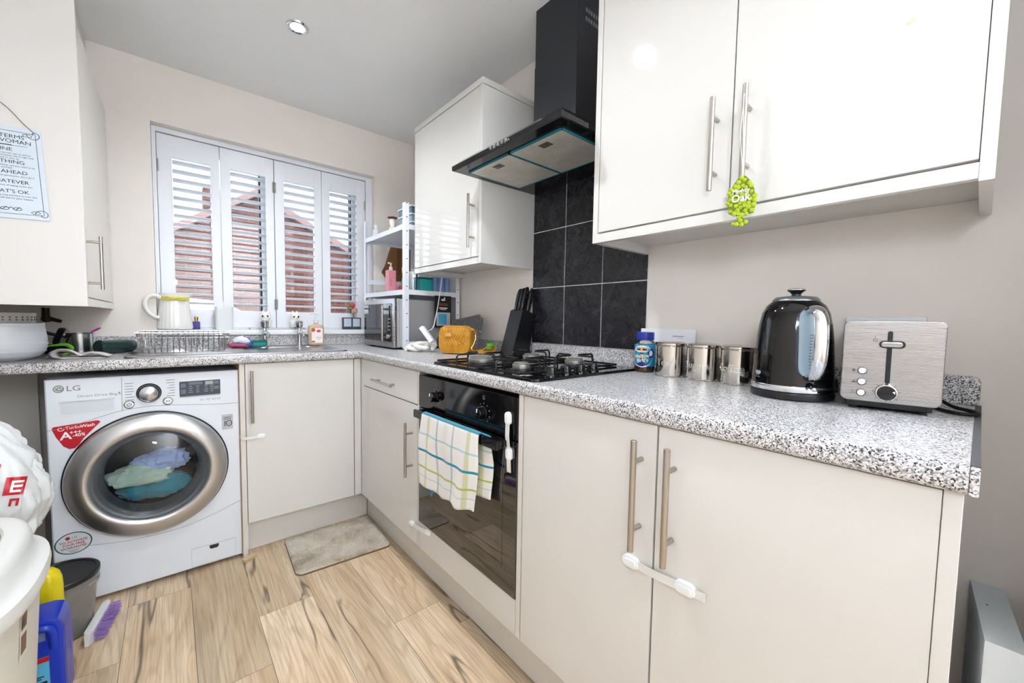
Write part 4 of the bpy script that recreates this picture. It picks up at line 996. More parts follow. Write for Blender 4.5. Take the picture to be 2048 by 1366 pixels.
# microwave
mx0, mx1, my0, my1, mz0, mz1 = -.418, -.06, -.612, -.175, ZW+.0105, 1.186
t = thing('microwave', 'silver microwave with dark glass door under the white metal rack', 'microwave', (-.24, -.39, ZW))
M_SILV = mat('silver paint', '#b4b4b8', .35, .5)
b = B(); box(b, mx0+.02, mx1, my0, my1, mz0, mz1, .006); fin('microwave_body', b, M_SILV, t)
b = B(); box(b, mx0, mx0+.019, my0-.001, my1+.001, mz0-.001, mz1+.001, .004); fr = fin('front_frame', b, M_INOX, t)
b = B(); box(b, mx0-.0022, mx0+.001, -.525, my1-.012, mz0+.03, mz1-.026, .001); dd = fin('door', b, M_BLACK, t)
b = B(); box(b, mx0-.0022, mx0+.001, -.585, -.527, mz0+.03, mz1-.026, .001); cp = fin('control_panel', b, M_BLACK, t)
b = B(); cyl(b, (mx0-.024, -.515, mz0+.035), (mx0-.024, -.515, mz1-.035), .0055, seg=14, bev=.001)
for z_ in (mz0+.055, mz1-.055): cyl(b, (mx0-.024, -.515, z_), (mx0, -.515, z_), .0045, seg=10)
fin('handle', b, M_STEEL, dd)
b = B(); cyl(b, (mx0-.002, -.556, mz0+.06), (mx0-.016, -.556, mz0+.06), .014, .0125, 24, .002); fin('dial', b, M_INOX, cp)
for i in range(4):
    b = B(); box(b, mx0-.004, mx0-.002, -.57, -.542, mz0+.093+i*.02, mz0+.099+i*.02, .001); fin('button', b, M_STEEL, cp)
b = B(); box(b, mx0-.003, mx0-.002, -.575, -.537, mz1-.068, mz1-.045); fin('clock_window', b, mat('clock window', '#23262c', .1), cp)
for x in (mx0+.04, mx1-.03):
    for y in (my0+.04, my1-.04):
        b = B(); cyl(b, (x, y, ZW+.0002), (x, y, mz0+.001), .012, seg=12); fin('foot', b, M_RUBBER, t)
# things on the rack
def bottle(name, label, x, y, z0, prof, m, cap=None, capm=None, cat='bottle', seg=28, capname='cap'):
    t = thing(name, label, cat, (x, y, z0)); b = B(); lathe(b, prof, (x, y, z0+.0004), seg); fin('bottle_body', b, m, t)
    if cap: b = B(); lathe(b, cap, (x, y, z0+.0004), seg); fin(capname, b, capm or M_WHITE, t)
    return t
z1, z2 = 1.2372, 1.5882
t = thing('pump_bottle', 'pink pump bottle on the lower shelf of the white rack', 'bottle', (-.318, -.345, z1))
b = B(); box(b, -.345, -.291, -.366, -.326, z1+.0004, z1+.13, .007, 3); bo = fin('bottle_body', b, mat('pink plastic', '#dd8f9b', .35), t)
b = B(); cyl(b, (-.318, -.346, z1+.13), (-.318, -.346, z1+.15), .011, .01, 20); cyl(b, (-.318, -.346, z1+.15), (-.318, -.346, z1+.168), .004, seg=10); tube(b, [(-.313, -.343, z1+.17), (-.333, -.353, z1+.172), (-.338, -.355, z1+.167)], .005, 10, 3); fin('pump', b, mat('pale pink plastic', '#ead3cf', .35), t)
b = B()
for i in range(4): box(b, -.335, -.335+.012+.006*(i % 2), -.3668, -.366, z1+.075-i*.012, z1+.078-i*.012)
fin('label_text', b, mat('dusky print', '#b2606e', .5), bo)
bottle('white_bottle', 'small white bottle with a dropper cap on the top shelf of the rack, window end', -.31, -.10, z2, [(.019, 0), (.021, .004), (.021, .055), (.012, .066), (.012, .07)], M_WHITE, [(.014, .07), (.014, .088), (.005, .094), (.003, .112), (0, .113)])
for i, (y, zz_, c_, l) in enumerate(((-.43, 0, '#8796a3', 'grey lidded food tub, lowest of the stack on the rack top'), (-.43, .045, '#93a2ae', 'grey lidded food tub, middle of the stack on the rack top'), (-.43, .09, '#5c6b76', 'dark food tub, topmost of the stack on the rack top'))):
    t = thing('food_tub', l, 'food container', (-.21, y, z2+zz_), 0, 'food tubs stacked on the rack')
    b = B(); box(b, -.285, -.1, y-.12, y+.05, z2+.0006+zz_, z2+.034+zz_, .006); fin('tub', b, mat('tub'+c_, c_, .3), t)
    b = B(); box(b, -.29, -.095, y-.125, y+.055, z2+.0342+zz_, z2+.0444+zz_, .004); fin('lid', b, mat('frosted lid', '#dfe5ea', .3), t)
t = thing('dried_flower_pot', 'little cream pot with a dark red bloom on the top shelf of the rack', 'ornament', (-.30, -.33, z2))
b = B(); lathe(b, [(.016, 0), (.022, .02), (.02, .035), (.012, .042)], (-.30, -.33, z2+.0004), 24); fin('pot', b, mat('cream glaze', '#e9dcb4', .3), t)
b = B(); lathe(b, [(.012, .042), (.018, .06), (.016, .085), (.009, .09)], (-.30, -.33, z2+.0004), 24); fin('vase_neck', b, M_CERAM, t)
b = B(); r5 = random.Random(2)
for i in range(9):
    a = i*2.4; d_ = Vector((cos(a), sin(a), .25)); sphere(b, Vector((-.30, -.33, z2+.092))+d_*.016, .016, 10, 6, 1, .8, .22, Matrix.Rotation(a, 3, 'Z'))
fin('bloom', b, mat('dark red petal', '#7d3440', .7), t)
b = B(); sphere(b, (-.305, -.20, z2+.0125), .012, 14, 8, 1.6, 1, 1); single('small_jar', b, M_CERAM, 'tiny white pot lying between the bottle and the flower pot on the rack top', 'jar')
# brown paper bag hanging behind the rack
t = thing('paper_bag', 'flat brown paper carrier bag hung on the wall behind the rack', 'bag', (-.13, -.012, 1.36))
b = B(); P = [(-.235, 1.39), (-.21, 1.44), (-.17, 1.572), (-.02, 1.572), (-.015, 1.345), (-.19, 1.335)]
prism(b, P, basis((0, -.0008, 0), (1, 0, 0), (0, 0, 1), (0, -1, 0)), .012, .003); pb = fin('paper_body', b, mat('brown kraft paper', '#8a6238', .8), t)
b = B(); box(b, -.128, -.10, -.0145, -.0128, 1.38, 1.575); tube(b, [(-.14, -.014, 1.57), (-.135, -.014, 1.60), (-.09, -.014, 1.60), (-.085, -.014, 1.57)], .003, 6, 4); fin('handle_fold', b, mat('brown kraft dark', '#79542f', .8), pb)
bottle('teal_bottle', 'dark teal bottle with a beige cap on the rack shelf behind the near upright', -.30, -.50, z1, [(.02, 0), (.022, .004), (.02, .06), (.012, .085), (.01, .095)], mat('dark teal plastic', '#124a56', .3), [(.011, .095), (.016, .105), (.018, .13), (.012, .145), (0, .147)], mat('beige cap', '#d5bfae', .5))
bottle('red_pot', 'little red pot on the rack shelf beside the pink pump bottle', -.275, -.385, z1, [(.011, 0), (.013, .004), (.013, .03), (.009, .04), (0, .042)], M_RED, cat='pot')
bottle('clear_tumbler', 'clear plastic tumbler on the rack shelf next to the near upright', -.295, -.59, z1, [(.021, 0), (.022, .003), (.027, .1), (.026, .1), (.02, .004), (0, .004)], clear('tumbler plastic', (.95, .97, 1, 1), .12), cat='tumbler')
t = thing('mixing_bowl', 'white bowl upturned on the rack shelf under the upper shelf', 'bowl', (-.19, -.42, z1))
b = B(); lathe(b, [(.09, .0), (.092, .004), (.085, .06), (.06, .12), (.04, .135), (.04, .142), (0, .14)], (-.17, -.40, z1+.0004), 36); fin('bowl', b, M_CERAM, t)
t = thing('teal_tub', 'turquoise plastic tub at the front of the rack shelf', 'tub', (-.22, -.57, z1))
b = B(); box(b, -.262, -.185, -.615, -.53, z1+.0004, z1+.07, .008); fin('tub', b, mat('turquoise plastic', '#1fa0a0', .3), t)
b = B(); box(b, -.265, -.182, -.618, -.527, z1+.0703, z1+.078, .003); fin('lid', b, mat('dark turquoise', '#14787c', .3), t)
for i in range(3):
    x = -.155+i*.042
    t = thing('blue_beaker', 'pale blue plastic beaker on the rack shelf, '+['next to the turquoise tub', 'middle of the row of beakers', 'by the wall upright'][i], 'beaker', (x, -.58, z1), 0, 'blue beakers on the rack shelf')
    b = B(); lathe(b, [(.014, 0), (.0155, .003), (.0195, .085), (.018, .085), (.0135, .005), (0, .005)], (x, -.58, z1+.0004), 28); fin('cup', b, mat('periwinkle plastic', '#7f9cd0', .35), t)
# packet hanging from the shelf
t = thing('hanging_packet', 'black card packet with a blue and white sachet, hooked on the rack shelf edge', 'packet', (-.13, -.643, 1.15))
b = B(); box(b, -.187, -.078, -.6435, -.6415, 1.03, 1.213, .0005); cd = fin('card', b, M_BLACKM, t)
b = B(); box(b, -.176, -.086, -.649, -.6437, 1.04, 1.118, .002); sc_ = fin('sachet', b, mat('silver sachet', '#c9cdd0', .3, .4), t)
b = B(); box(b, -.166, -.112, -.6498, -.6488, 1.05, 1.108, .0004); fin('blue_panel', b, mat('cyan print', '#4aa0c8', .4), sc_)
b = B(); box(b, -.158, -.104, -.6442, -.6434, 1.140, 1.146); box(b, -.15, -.112, -.6442, -.6434, 1.133, 1.136); sphere(b, (-.132, -.6438, 1.19), .011, 10, 6, 1.3, .06, .5); sphere(b, (-.123, -.6438, 1.2), .005, 8, 6, 1, .1, 1); fin('card_print', b, M_WT, cd)
b = B(); box(b, -.16, -.10, -.6442, -.6434, 1.158, 1.161); box(b, -.158, -.106, -.6442, -.6434, 1.166, 1.169); fin('card_stripe', b, mat('orange print', '#b2622a', .5), cd)
b = B(); tube(b, [(-.132, -.6445, 1.212), (-.132, -.647, 1.228), (-.132, -.644, 1.242), (-.132, -.638, 1.244)], .0015, 6, 4); fin('hook', b, M_STEEL, t)
# white adaptor with cable
t = thing('socket_adaptor', 'white plug adaptor with a trailing white cable, leaning by the microwave', 'adaptor', (-.30, -.80, ZW))
M_ = Matrix.Translation((-.345, -.845, ZW+.092)) @ Matrix.Rotation(radians(40), 4, 'Z') @ Matrix.Rotation(radians(-38), 4, 'X')
b = B(); box(b, -.016, .016, -.012, .012, -.048, .048, .005, 3, M_); ab = fin('adaptor_body', b, M_WHITEG, t)
b = B(); tube(b, [M_ @ Vector((0, 0, .047)), (-.31, -.76, 1.03), (-.27, -.70, 1.01), (-.21, -.665, 1.03), (-.19, -.66, 1.09), (-.175, -.66, 1.16), (-.16, -.66, 1.25), (-.148, -.652, 1.30), (-.14, -.645, 1.32)], .0028, 8, 8); fin('cable', b, M_WHITE, t)
b = B()
for i in range(9):
    ang_ = i*.9; 
pts = [(-.40, -.72, 0), (-.37, -.70, 0), (-.33, -.73, 0), (-.335, -.77, 0), (-.38, -.79, .002), (-.405, -.76, .012), (-.37, -.735, .024), (-.33, -.76, .026), (-.32, -.81, .018), (-.35, -.83, .012), (-.385, -.80, .026), (-.355, -.77, .036), (-.32, -.79, .04), (-.30, -.84, .028), (-.325, -.865, .01)]
tube(b, [(x, y, ZW+.0125+z_*.75) for x, y, z_ in pts], [.011, .0125, .011, .0125, .0105]*3, 10, 5); single('white_rope', b, mat('white cotton', '#efece6', .9, sheen=.3), 'loops of thick white rope heaped on the worktop beside the yellow bag', 'rope')
# mustard handbag
hb = thing('handbag', 'mustard yellow quilted handbag standing on the worktop corner', 'handbag', (-.255, -.985, ZW), radians(-50))
M_MUST = mat('mustard leather', '#c68a1c', .42, 0, .5); n = NT(M_MUST); q = n.noise(n.coords('Object'), 30, 3); n.color(n.ramp(q.outputs['Fac'], [(.3, '#b87a14'), (.7, '#d0962a')]))
Hb = lambda bm: (bm.transform(ROOT[hb]), bm)[1]
M_GOLD = mat('gold metal', '#d8b46a', .2, 1)
def bagring(y, k):
    return [Vector((x*k, y, .0705+zz_*k)) for x, zz_ in rrect(.165, .138, .04, 8)]
b = B()
R_ = [bagring(y, k) for y, k in ((-.041, .90), (-.037, .965), (-.025, 1), (0, 1.01), (.025, 1), (.037, .965), (.041, .9))]
loft(b, R_)
fin('bag_body', Hb(b), M_MUST, hb, angle=60)
b = B()   # quilted front: wavy padded ribs
def q_(u, v):
    x = (u-.5)*.14; zz_ = .012+v*.118; e = max(0, 1-abs(2*u-1)**6)*max(0, 1-abs(2*v-1)**6)
    w = x+.007*sin(v*16)*1.0; r_ = abs(sin(w*2*pi/.028)); return Vector((x, -.041-.007*e*(r_**.6), zz_))
grid(b, q_, 90, 40); fin('quilted_front', Hb(b), M_MUST, hb, angle=80)
b = B(); tube(b, [p+Vector((0, 0, 0)) for p in bagring(-.040, .93)], .0022, 6, closed=True); tube(b, bagring(.040, .93), .0022, 6, closed=True); fin('piping', Hb(b), M_MUST, hb)
b = B(); prism(b, rrect(.028, .02, .003), basis((-.028, -.049, .097), (1, 0, 0), (0, 0, 1)), .002, .0006); fin('maker_plate', Hb(b), M_GOLD, hb)
b = B(); tube(b, [(.06, -.012, .128), (.082, -.012, .120), (.084, .012, .120), (.06, .012, .128)], .004, 8, 4); fin('strap_tab', Hb(b), M_MUST, hb)
b = B(); tube(b, [Vector((.093+.0*cos(a), .011*cos(a), .108+.011*sin(a))) for a in [2*pi*i/20 for i in range(20)]], .002, 8, closed=True); tube(b, [(.094, 0, .097), (.096, -.002, .08), (.09, -.012, .052), (.082, -.02, .035)], .003, 8, 4); tube(b, [Vector((.078+.006*cos(a), -.026, .024+.013*sin(a))) for a in [2*pi*i/16 for i in range(16)]], .0022, 6, closed=True); fin('ring_clip', Hb(b), M_GOLD, hb)
b = B(); tube(b, [(.080, -.026, .018), (.105, -.01, .020), (.135, -.005, .024), (.165, .0, .040), (.182, .01, .042), (.186, .015, .026), (.165, .01, .016), (.14, -.02, .016), (.115, -.03, .016)], .0135, 10, 6, flat=(1, .28)); fin('shoulder_strap', Hb(b), mat('mustard webbing', '#a9791c', .7), hb)
# grey glitter sleeve, navy pouch, green cup
t = thing('laptop_sleeve', 'grey glittery pouch with pink edging propped on the wall behind the handbag', 'pouch', (-.06, -.80, ZW))
M_GLIT = mat('grey glitter fabric', '#6f6a70', .6); n = NT(M_GLIT); vo = n.n('ShaderNodeTexVoronoi'); vo.inputs['Scale'].default_value = 190; n.l(n.coords('Object'), vo.inputs['Vector']); sp = n.n('ShaderNodeSeparateColor'); n.l(vo.outputs['Color'], sp.inputs[0]); n.color(n.ramp(sp.outputs[0], [(0, '#6a686a'), (.9, '#757274'), (.965, '#c9c9cf')], 'CONSTANT'))
M_ = basis((-.075, -.80, ZW+.0985), (0, -1, 0), (.28, 0, 1), (-1, 0, .28))
P = [(-.135, -.095), (.125, -.095), (.135, -.085), (.137, .055), (.125, .085), (.1, .098), (-.125, .066), (-.137, .05)]
b = B(); prism(b, P, M_, .022, .006); sl = fin('pouch_body', b, M_GLIT, t)
b = B(); tube(b, [M_ @ Vector(p) for p in ((.125, .086, .011), (.1, .1, .011), (0, .085, .011), (-.125, .068, .011))], .004, 8, 3); fin('pink_edging', b, mat('dusky pink trim', '#c9a09c', .5), sl)
b = B(); sphere(b, (-.20, -.79, ZW+.05), .07, 24, 14, .55, 1.05, .68); 
for v in b.verts: v.co += (v.co-Vector((-.20, -.79, ZW+.05)))*.18*noise.noise(v.co*14)
zmin = min(v.co.z for v in b.verts); bmesh.ops.translate(b, verts=b.verts, vec=(0, 0, ZW+.0006-zmin)); nv = single('navy_pouch', b, mat('navy nylon', '#15203c', .45), 'crumpled navy blue pouch wedged behind the handbag and the rack', 'pouch')
b = B(); lathe(b, [(.018, 0), (.02, .002), (.024, .05), (.0225, .05), (.018, .004), (0, .004)], (-.095, -1.055, ZW+.0005), 28); single('green_cup', b, mat('bright green plastic', '#4fd04a', .35), 'small bright green plastic cup on the worktop beside the knife block', 'cup')
# ------------------------------------------------------------------ plantation shutters
xs = [(-1.366, -1.1115), (-1.1085, -.8555), (-.8525, -.5965), (-.5935, -.322)]
ops = [(-1.308, -1.152), (-1.062, -.898), (-.803, -.640), (-.546, -.380)]
M_SHUT = mat('white shutter paint', '#eceff5', .3)
names = ['white window shutter panel hinged at the jug end of the window', 'white window shutter panel behind the frosted tumbler, second from the jug', 'white window shutter panel behind the owl with the wider gap, third from the jug', 'white window shutter panel nearest the microwave']
names[2] = 'white window shutter panel behind the soap and the second owl'
b = B()
for a in ((-1.384, -1.368, 1.0035, 2.016), (-.32, -.277, 1.0035, 2.016), (-1.368, -.32, 1.992, 2.016), (-1.368, -.32, 1.0035, 1.0095)): box(b, a[0], a[1], .05, .098, a[2], a[3], .001)
fr = single('shutter_frame', b, M_SHUT, 'white fixed frame around the four window shutter panels', 'shutter frame')
for i, ((xa, xb), (oa, ob)) in enumerate(zip(xs, ops)):
    t = thing('window_shutter', names[i], 'shutter', ((xa+xb)/2, .07, 1.0), 0, 'white plantation shutter panels')
    b = B(); y0, y1, za, zb, oz0, oz1 = .058, .084, 1.0115, 1.9885, 1.108, 1.882
    box(b, xa, oa, y0, y1, za, zb, .002); box(b, ob, xb, y0, y1, za, zb, .002); box(b, oa-.001, ob+.001, y0+.001, y1-.001, za, oz0, .001); box(b, oa-.001, ob+.001, y0+.001, y1-.001, oz1, zb, .001)
    fin('shutter_frame', b, M_SHUT, t)
    b = B(); N = 17; p = (oz1-oz0-.01)/N
    for k in range(N):
        zc = oz0+.012+p*(k+.5)
        M_ = Matrix.Translation(((oa+ob)/2, .071, zc)) @ Matrix.Rotation(radians(-4), 4, 'X')
        w = (ob-oa)/2-.001
        loft(b, [[M_ @ Vector((x, .031*cos(a), .0052*sin(a))) for a in [2*pi*j/14 for j in range(14)]] for x in (-w, w)])
    fin('louvres', b, M_SHUT, t)
    b = B()
    hx = xa+.0045 if i in (0, 2) else xb-.0045
    for z_ in (1.15, 1.83):
        cyl(b, (hx, y0-.0015, z_-.03), (hx, y0-.0015, z_+.03), .0035, seg=10)
    fin('hinge', b, M_STEEL, t)
# ------------------------------------------------------------------ things on the sill
ZS = 1.0034
jx, jy = -1.316, -.002
t = thing('ceramic_jug', 'white ribbed ceramic jug with a yellow ribbon on the window sill', 'jug', (jx, jy, ZS))
b = B(); seg = 96
prof = [(.064, 0), (.069, .003), (.071, .012), (.066, .06), (.060, .12), (.056, .155), (.0555, .17), (.059, .183), (.056, .183), (.053, .168)]
rings = []
for r, h in prof:
    rings.append([Vector((jx+(r+(.0009*cos(24*a) if .01 < h < .15 else 0)+(.018*max(0, cos(a-pi*.0))**12*max(0, (h-.15)/.033)))*cos(a), jy+.7*(r+(.0009*cos(24*a) if .01 < h < .15 else 0))*sin(a), ZS+h)) for a in [2*pi*k/seg for k in range(seg)]])
loft(b, rings, True, False); fin('jug_body', b, M_CERAM, t, solid=1)
b = B(); tube(b, [(jx-.05, jy-.012, ZS+.158), (jx-.078, jy-.018, ZS+.17), (jx-.103, jy-.02, ZS+.155), (jx-.11, jy-.02, ZS+.12), (jx-.098, jy-.02, ZS+.085), (jx-.075, jy-.016, ZS+.063), (jx-.056, jy-.012, ZS+.06)], .0095, 12, 5); fin('handle', b, M_CERAM, t)
b = B(); lathe(b, [(.0585, .146), (.0592, .15), (.0585, .163), (.0578, .166)], (jx, jy, ZS), 48, sy=.71, cap0=False, cap1=False)
tube(b, [(jx+.0, jy-.044, ZS+.156), (jx+.025, jy-.046, ZS+.150), (jx+.045, jy-.038, ZS+.158), (jx+.02, jy-.049, ZS+.160), (jx, jy-.044, ZS+.156), (jx-.028, jy-.044, ZS+.165), (jx-.036, jy-.038, ZS+.152), (jx, jy-.044, ZS+.156)], .0045, 8, 5, flat=(1, .5)); fin('ribbon', b, mat('yellow ribbon', '#e4d96a', .5), t)
t = thing('perfume_bottle', 'small purple scent bottle with a gold cap between the jug and the tumbler', 'bottle', (-1.231, .012, ZS))
b = B(); box(b, -1.247, -1.215, .002, .022, ZS+.0004, ZS+.042, .003); fin('bottle_body', b, mat('purple glass', '#46308c', .1), t)
b = B(); cyl(b, (-1.231, .012, ZS+.042), (-1.231, .012, ZS+.05), .007, seg=16); cyl(b, (-1.231, .012, ZS+.05), (-1.231, .012, ZS+.066), .0085, seg=20, bev=.001); fin('cap', b, mat('brass cap', '#c9a75a', .25, 1), t)
b = B(); P = rrect(.082, .05, .016, 6); rg = lambda k, h: [Vector((-1.112+x*k, .012+y*k, ZS+h)) for x, y in P]
loft(b, [rg(.93, .0004), rg(.96, .004), rg(1.0, .122), rg(.96, .122), rg(.92, .006)]); single('frosted_tumbler', b, mat('frosted acrylic', '#f3f6f8', .3, trans=.12, ior=1.2), 'tall frosted white tumbler on the sill behind the dish rack corner', 'tumbler')
t = thing('sill_tray', 'long grey narrow tray on the sill under the two owls', 'tray', (-.845, -.005, ZS))
b = B(); prism(b, rrect(.285, .048, .006), basis((-.855, .004, ZS+.0003), (1, 0, 0), (0, 1, 0)), .009, .002); fin('tray', b, mat('grey tray', '#a9adb3', .3, .3), t)
def owl(x, y, ry_, label):
    z = ZS+.0097
    t = thing('owl_ornament', label, 'ornament', (x, y, z), ry_, 'white ceramic owl ornaments')
    Mo = ROOT[t]
    def T_(bm): bm.transform(Mo); return bm
    b = B(); lathe(b, [(.020, 0), (.024, .003), (.027, .02), (.026, .038), (.0225, .05), (.024, .058), (.0255, .068), (.023, .080), (.016, .0875), (.006, .0895), (0, .0895)], (0, 0, 0), 40, sy=.85)
    for s in (-1, 1):
        loft(b, [[Vector((s*.012+q*cos(a)*.9, q*sin(a), .078+h+.004*abs(cos(a)))) for a in [2*pi*i/10 for i in range(10)]] for q, h in ((.010, 0), (.0075, .010), (.001, .0195))])
    fin('owl_body', T_(b), M_CERAM, t, angle=60)
    for s in (-1, 1):
        o = Vector((s*.0115, -.0185, .066)); d_ = Vector((s*.35, -1, .05)).normalized()
        b = B(); lathe(b, [(.0125, -.002), (.0125, .0015), (.011, .003), (.0095, .0022), (0, .0024)], o, 28, d_); ey = fin('eye', T_(b), M_CERAM, t)
        b = B(); lathe(b, [(.0058, .0024), (.005, .004), (0, .0046)], o+d_*.0+Vector((-.0015, 0, 0)), 20, d_); pu = fin('pupil', T_(b), M_BLACK, ey)
        b = B(); sphere(b, o+d_*.0046+Vector((.002, 0, .002)), .0018, 8, 6); fin('eye_glint', T_(b), M_WT, pu)
        b = B()
        tube(b, [Vector((s*.0245, -.006+q*.008, .045-q*.022)) for q in (0, .5, 1)], [.006, .008, .004], 10, 3); fin('wing', T_(b), M_CERAM, t)
    b = B(); loft(b, [[Vector((q*cos(a), -.0225-h, .058+q*sin(a)*1.3)) for a in [2*pi*i/8 for i in range(8)]] for q, h in ((.0045, 0), (.0008, .005))]); fin('beak', T_(b), M_CERAM, t)
    b = B(); rr = random.Random(7)
    for k in range(5):
        for j in range(5-k % 2):
            a = -pi/2+(j-2+.5*(k % 2))*.27; h = .014+k*.0068; q = .0265
            sphere(b, (q*cos(a), q*.85*sin(a), h), .0016, 8, 6)
    for s in (-1, 1):
        for j in range(3): cyl(b, (s*.01+(j-1)*.004, -.02, .0005), (s*.01+(j-1)*.004, -.026, .0025), .002, seg=8)
    fin('spots', T_(b), M_DKT, t)
    return t
owl(-.918, -.002, radians(-12), 'white spotted ceramic owl on the sill, behind the tap nearer the dish rack')
owl(-.768, -.002, radians(14), 'white spotted ceramic owl on the sill, behind the tap nearer the soap bottle')
t = thing('weather_display', 'dark framed twin-window digital display on the sill beside the microwave', 'digital display', (-.437, -.01, ZS))
b = B(); box(b, -.496, -.378, -.014, .004, ZS+.0003, ZS+.077, .003); cs = fin('display_case', b, mat('slate plastic', '#3c4450', .3), t)
for x0, x1 in ((-.488, -.442), (-.432, -.386)):
    b = B(); box(b, x0, x1, -.0152, -.0138, ZS+.018, ZS+.07, .0004); fin('display_window', b, mat('pale lcd', '#c4cede', .1), cs)
b = B()
for k in range(6): box(b, -.448+.006*k, -.446+.006*k, -.0148, -.0138, ZS+.008, ZS+.011)
fin('marking', b, M_GREYT, cs, smooth=False)
# artificial flower
t = thing('silk_flower', 'coral pink silk flower on a stem tucked between the display and the microwave', 'flower', (-.415, .025, ZS))
b = B(); tube(b, [(-.40, .028, ZS+.001), (-.41, .025, ZS+.07), (-.425, .02, ZS+.14)], .0022, 8, 4); fin('stem', b, mat('stem green', '#4c6b3a', .6), t)
for o, col, nm in ((Vector((-.415, .004, ZS+.118)), '#d9998a', 'bloom'), (Vector((-.43, .004, ZS+.158)), '#c5534c', 'bud')):
    b = B(); r5 = random.Random(4)
    for i in range(14):
        a = i*2.4; el = -.6+i*.11; d_ = Vector((cos(a)*cos(el), sin(a)*cos(el)*.6, sin(el)))
        q = d_.to_track_quat('Z', 'Y').to_matrix(); sphere(b, o+d_*.013, .016, 10, 7, 1, .8, .3, q)
    fin(nm, b, mat('petal'+col, col, .7), t)
b = B()
for a in (0, 2, 4): sphere(b, Vector((-.44, .01, ZS+.145))+Vector((cos(a), 0, sin(a)))*.014, .014, 10, 6, 1, .3, .5, Matrix.Rotation(a, 3, 'Y'))
fin('leaf', b, mat('leaf green', '#6c8a4a', .6), t)

# ------------------------------------------------------------------ sink, taps
t = thing('inset_sink', 'stainless steel inset sink with ribbed drainer under the window', 'sink', (-1.05, -.33, ZW))
b = B(); ZK = ZW+.0006
sx0, sx1, sy0, sy1 = -1.475, -.645, -.588, -.062
bx0, bx1, by0, by1 = -1.02, -.69, -.53, -.16
def rr_at(x0, x1, y0, y1, r, z): return [Vector(((x0+x1)/2+x, (y0+y1)/2+y, z)) for x, y in rrect(x1-x0, y1-y0, r, 8)]
loft(b, [rr_at(sx0, sx1, sy0, sy1, .035, ZK), rr_at(sx0+.002, sx1-.002, sy0+.002, sy1-.002, .035, ZK+.0045), rr_at(sx0+.008, sx1-.008, sy0+.008, sy1-.008, .032, ZK+.006), rr_at(sx0+.016, sx1-.016, sy0+.016, sy1-.016, .03, ZK+.0035)], True, False)
# deck with bowl opening
A_ = rr_at(sx0+.016, sx1-.016, sy0+.016, sy1-.016, .03, ZK+.0035); Bw = rr_at(bx0, bx1, by0, by1, .06, ZK+.0035)
va = [b.verts.new(p) for p in A_]; vb = [b.verts.new(p) for p in Bw]
ring_faces(b, [va, vb], True, False, False)
fin('sink_deck', b, M_INOX, t, solid=1)
b = B()
for k in range(11): box(b, -1.44, -1.06, -.51+k*.033, -.50+k*.033, ZK+.003, ZK+.0055, .0012)
fin('drainer_rib', b, M_INOX, t)
b = B(); loft(b, [rr_at(bx0, bx1, by0, by1, .06, ZK+.0034), rr_at(bx0+.006, bx1-.006, by0+.006, by1-.006, .058, ZK-.004), rr_at(bx0+.012, bx1-.012, by0+.012, by1-.012, .055, ZK-.03)], False, True); fin('sink_bowl', b, M_INOX, t, solid=1)
def tap(x, label):
    y = -.092
    t = thing('pillar_tap', label, 'tap', (x, y, ZK+.0035), 0, 'chrome pillar taps'); z = ZK+.0035
    b = B(); lathe(b, [(.021, 0), (.021, .003), (.013, .006), (.0115, .03), (.0135, .06), (.0135, .078), (.011, .084), (.0085, .09), (.0085, .10)], (x, y, z), 32); fin('tap_body', b, M_CHROME, t)
    b = B(); tube(b, [(x, y, z+.066), (x, y-.03, z+.075), (x, y-.07, z+.078), (x, y-.10, z+.072), (x, y-.108, z+.055)], [.0115, .010, .0092, .009, .0088], 14, 6); fin('spout', b, M_CHROME, t)
    b = B(); n_ = 48
    loft(b, [[Vector((x+(r+(.0016*cos(4*a) if k in (1, 2, 3) else 0))*cos(a), y+(r+(.0016*cos(4*a) if k in (1, 2, 3) else 0))*sin(a), z+h)) for a in [2*pi*i/n_ for i in range(n_)]] for k, (r, h) in enumerate(((.009, .10), (.015, .106), (.0195, .13), (.0195, .138), (.016, .143), (.004, .145)))]); fin('tap_head', b, M_CHROME, t)
tap(-.938, 'chrome pillar tap over the sink, the one next to the sponge')
tap(-.765, 'chrome pillar tap over the sink, the one next to the soap bottle')
# soap
t = thing('soap_bottle', 'clear hand soap pump bottle with peach soap at the back of the sink', 'soap dispenser', (-.676, -.10, ZK+.006)); z = ZK+.0066
b = B(); P = rrect(.085, .048, .02, 6); rg = lambda k, h, kk=1: [Vector((-.676+x*k, -.098+y*k*kk, z+h)) for x, y in P]
loft(b, [rg(.94, 0), rg(1, .006), rg(1.0, .10), rg(.95, .112), rg(.6, .12), rg(.28, .123, 1.6), rg(.28, .13, 1.6)]); fin('bottle_body', b, mat('peach soap', '#f2d3b8', .12, trans=.3), t)
b = B(); P2 = rrect(.06, .084, .006); prism(b, P2, basis((-.676, -.1222, z+.055), (1, 0, 0), (0, 0, 1)), .0006); lb = fin('label', b, mat('white label', '#f6efe8', .4), t, smooth=False)
b = B(); disc(b, basis((-.668, -.123, z+.082), (1, 0, 0), (0, 0, 1)), .012, 24, .0004, .7); fin('pink_badge', b, mat('magenta print', '#d04a86', .4), lb, smooth=False)
b = B()
for a in range(6): sphere(b, (-.697+.006*cos(a*1.05), -.1232, z+.088+.006*sin(a*1.05)), .0055, 8, 6, 1, .08, 1)
sphere(b, (-.697, -.1232, z+.02), .009, 10, 6, 1.2, .06, .5); fin('orange_bloom', b, mat('orange print', '#e8743a', .4), lb)
b = B()
for k, (w, h) in enumerate(((.034, .044), (.026, .038), (.012, .031))): box(b, -.668-w/2, -.668+w/2, -.1234, -.1228, z+h-.0008, z+h+.0008)
fin('label_text', b, M_GREYT, lb, smooth=False)
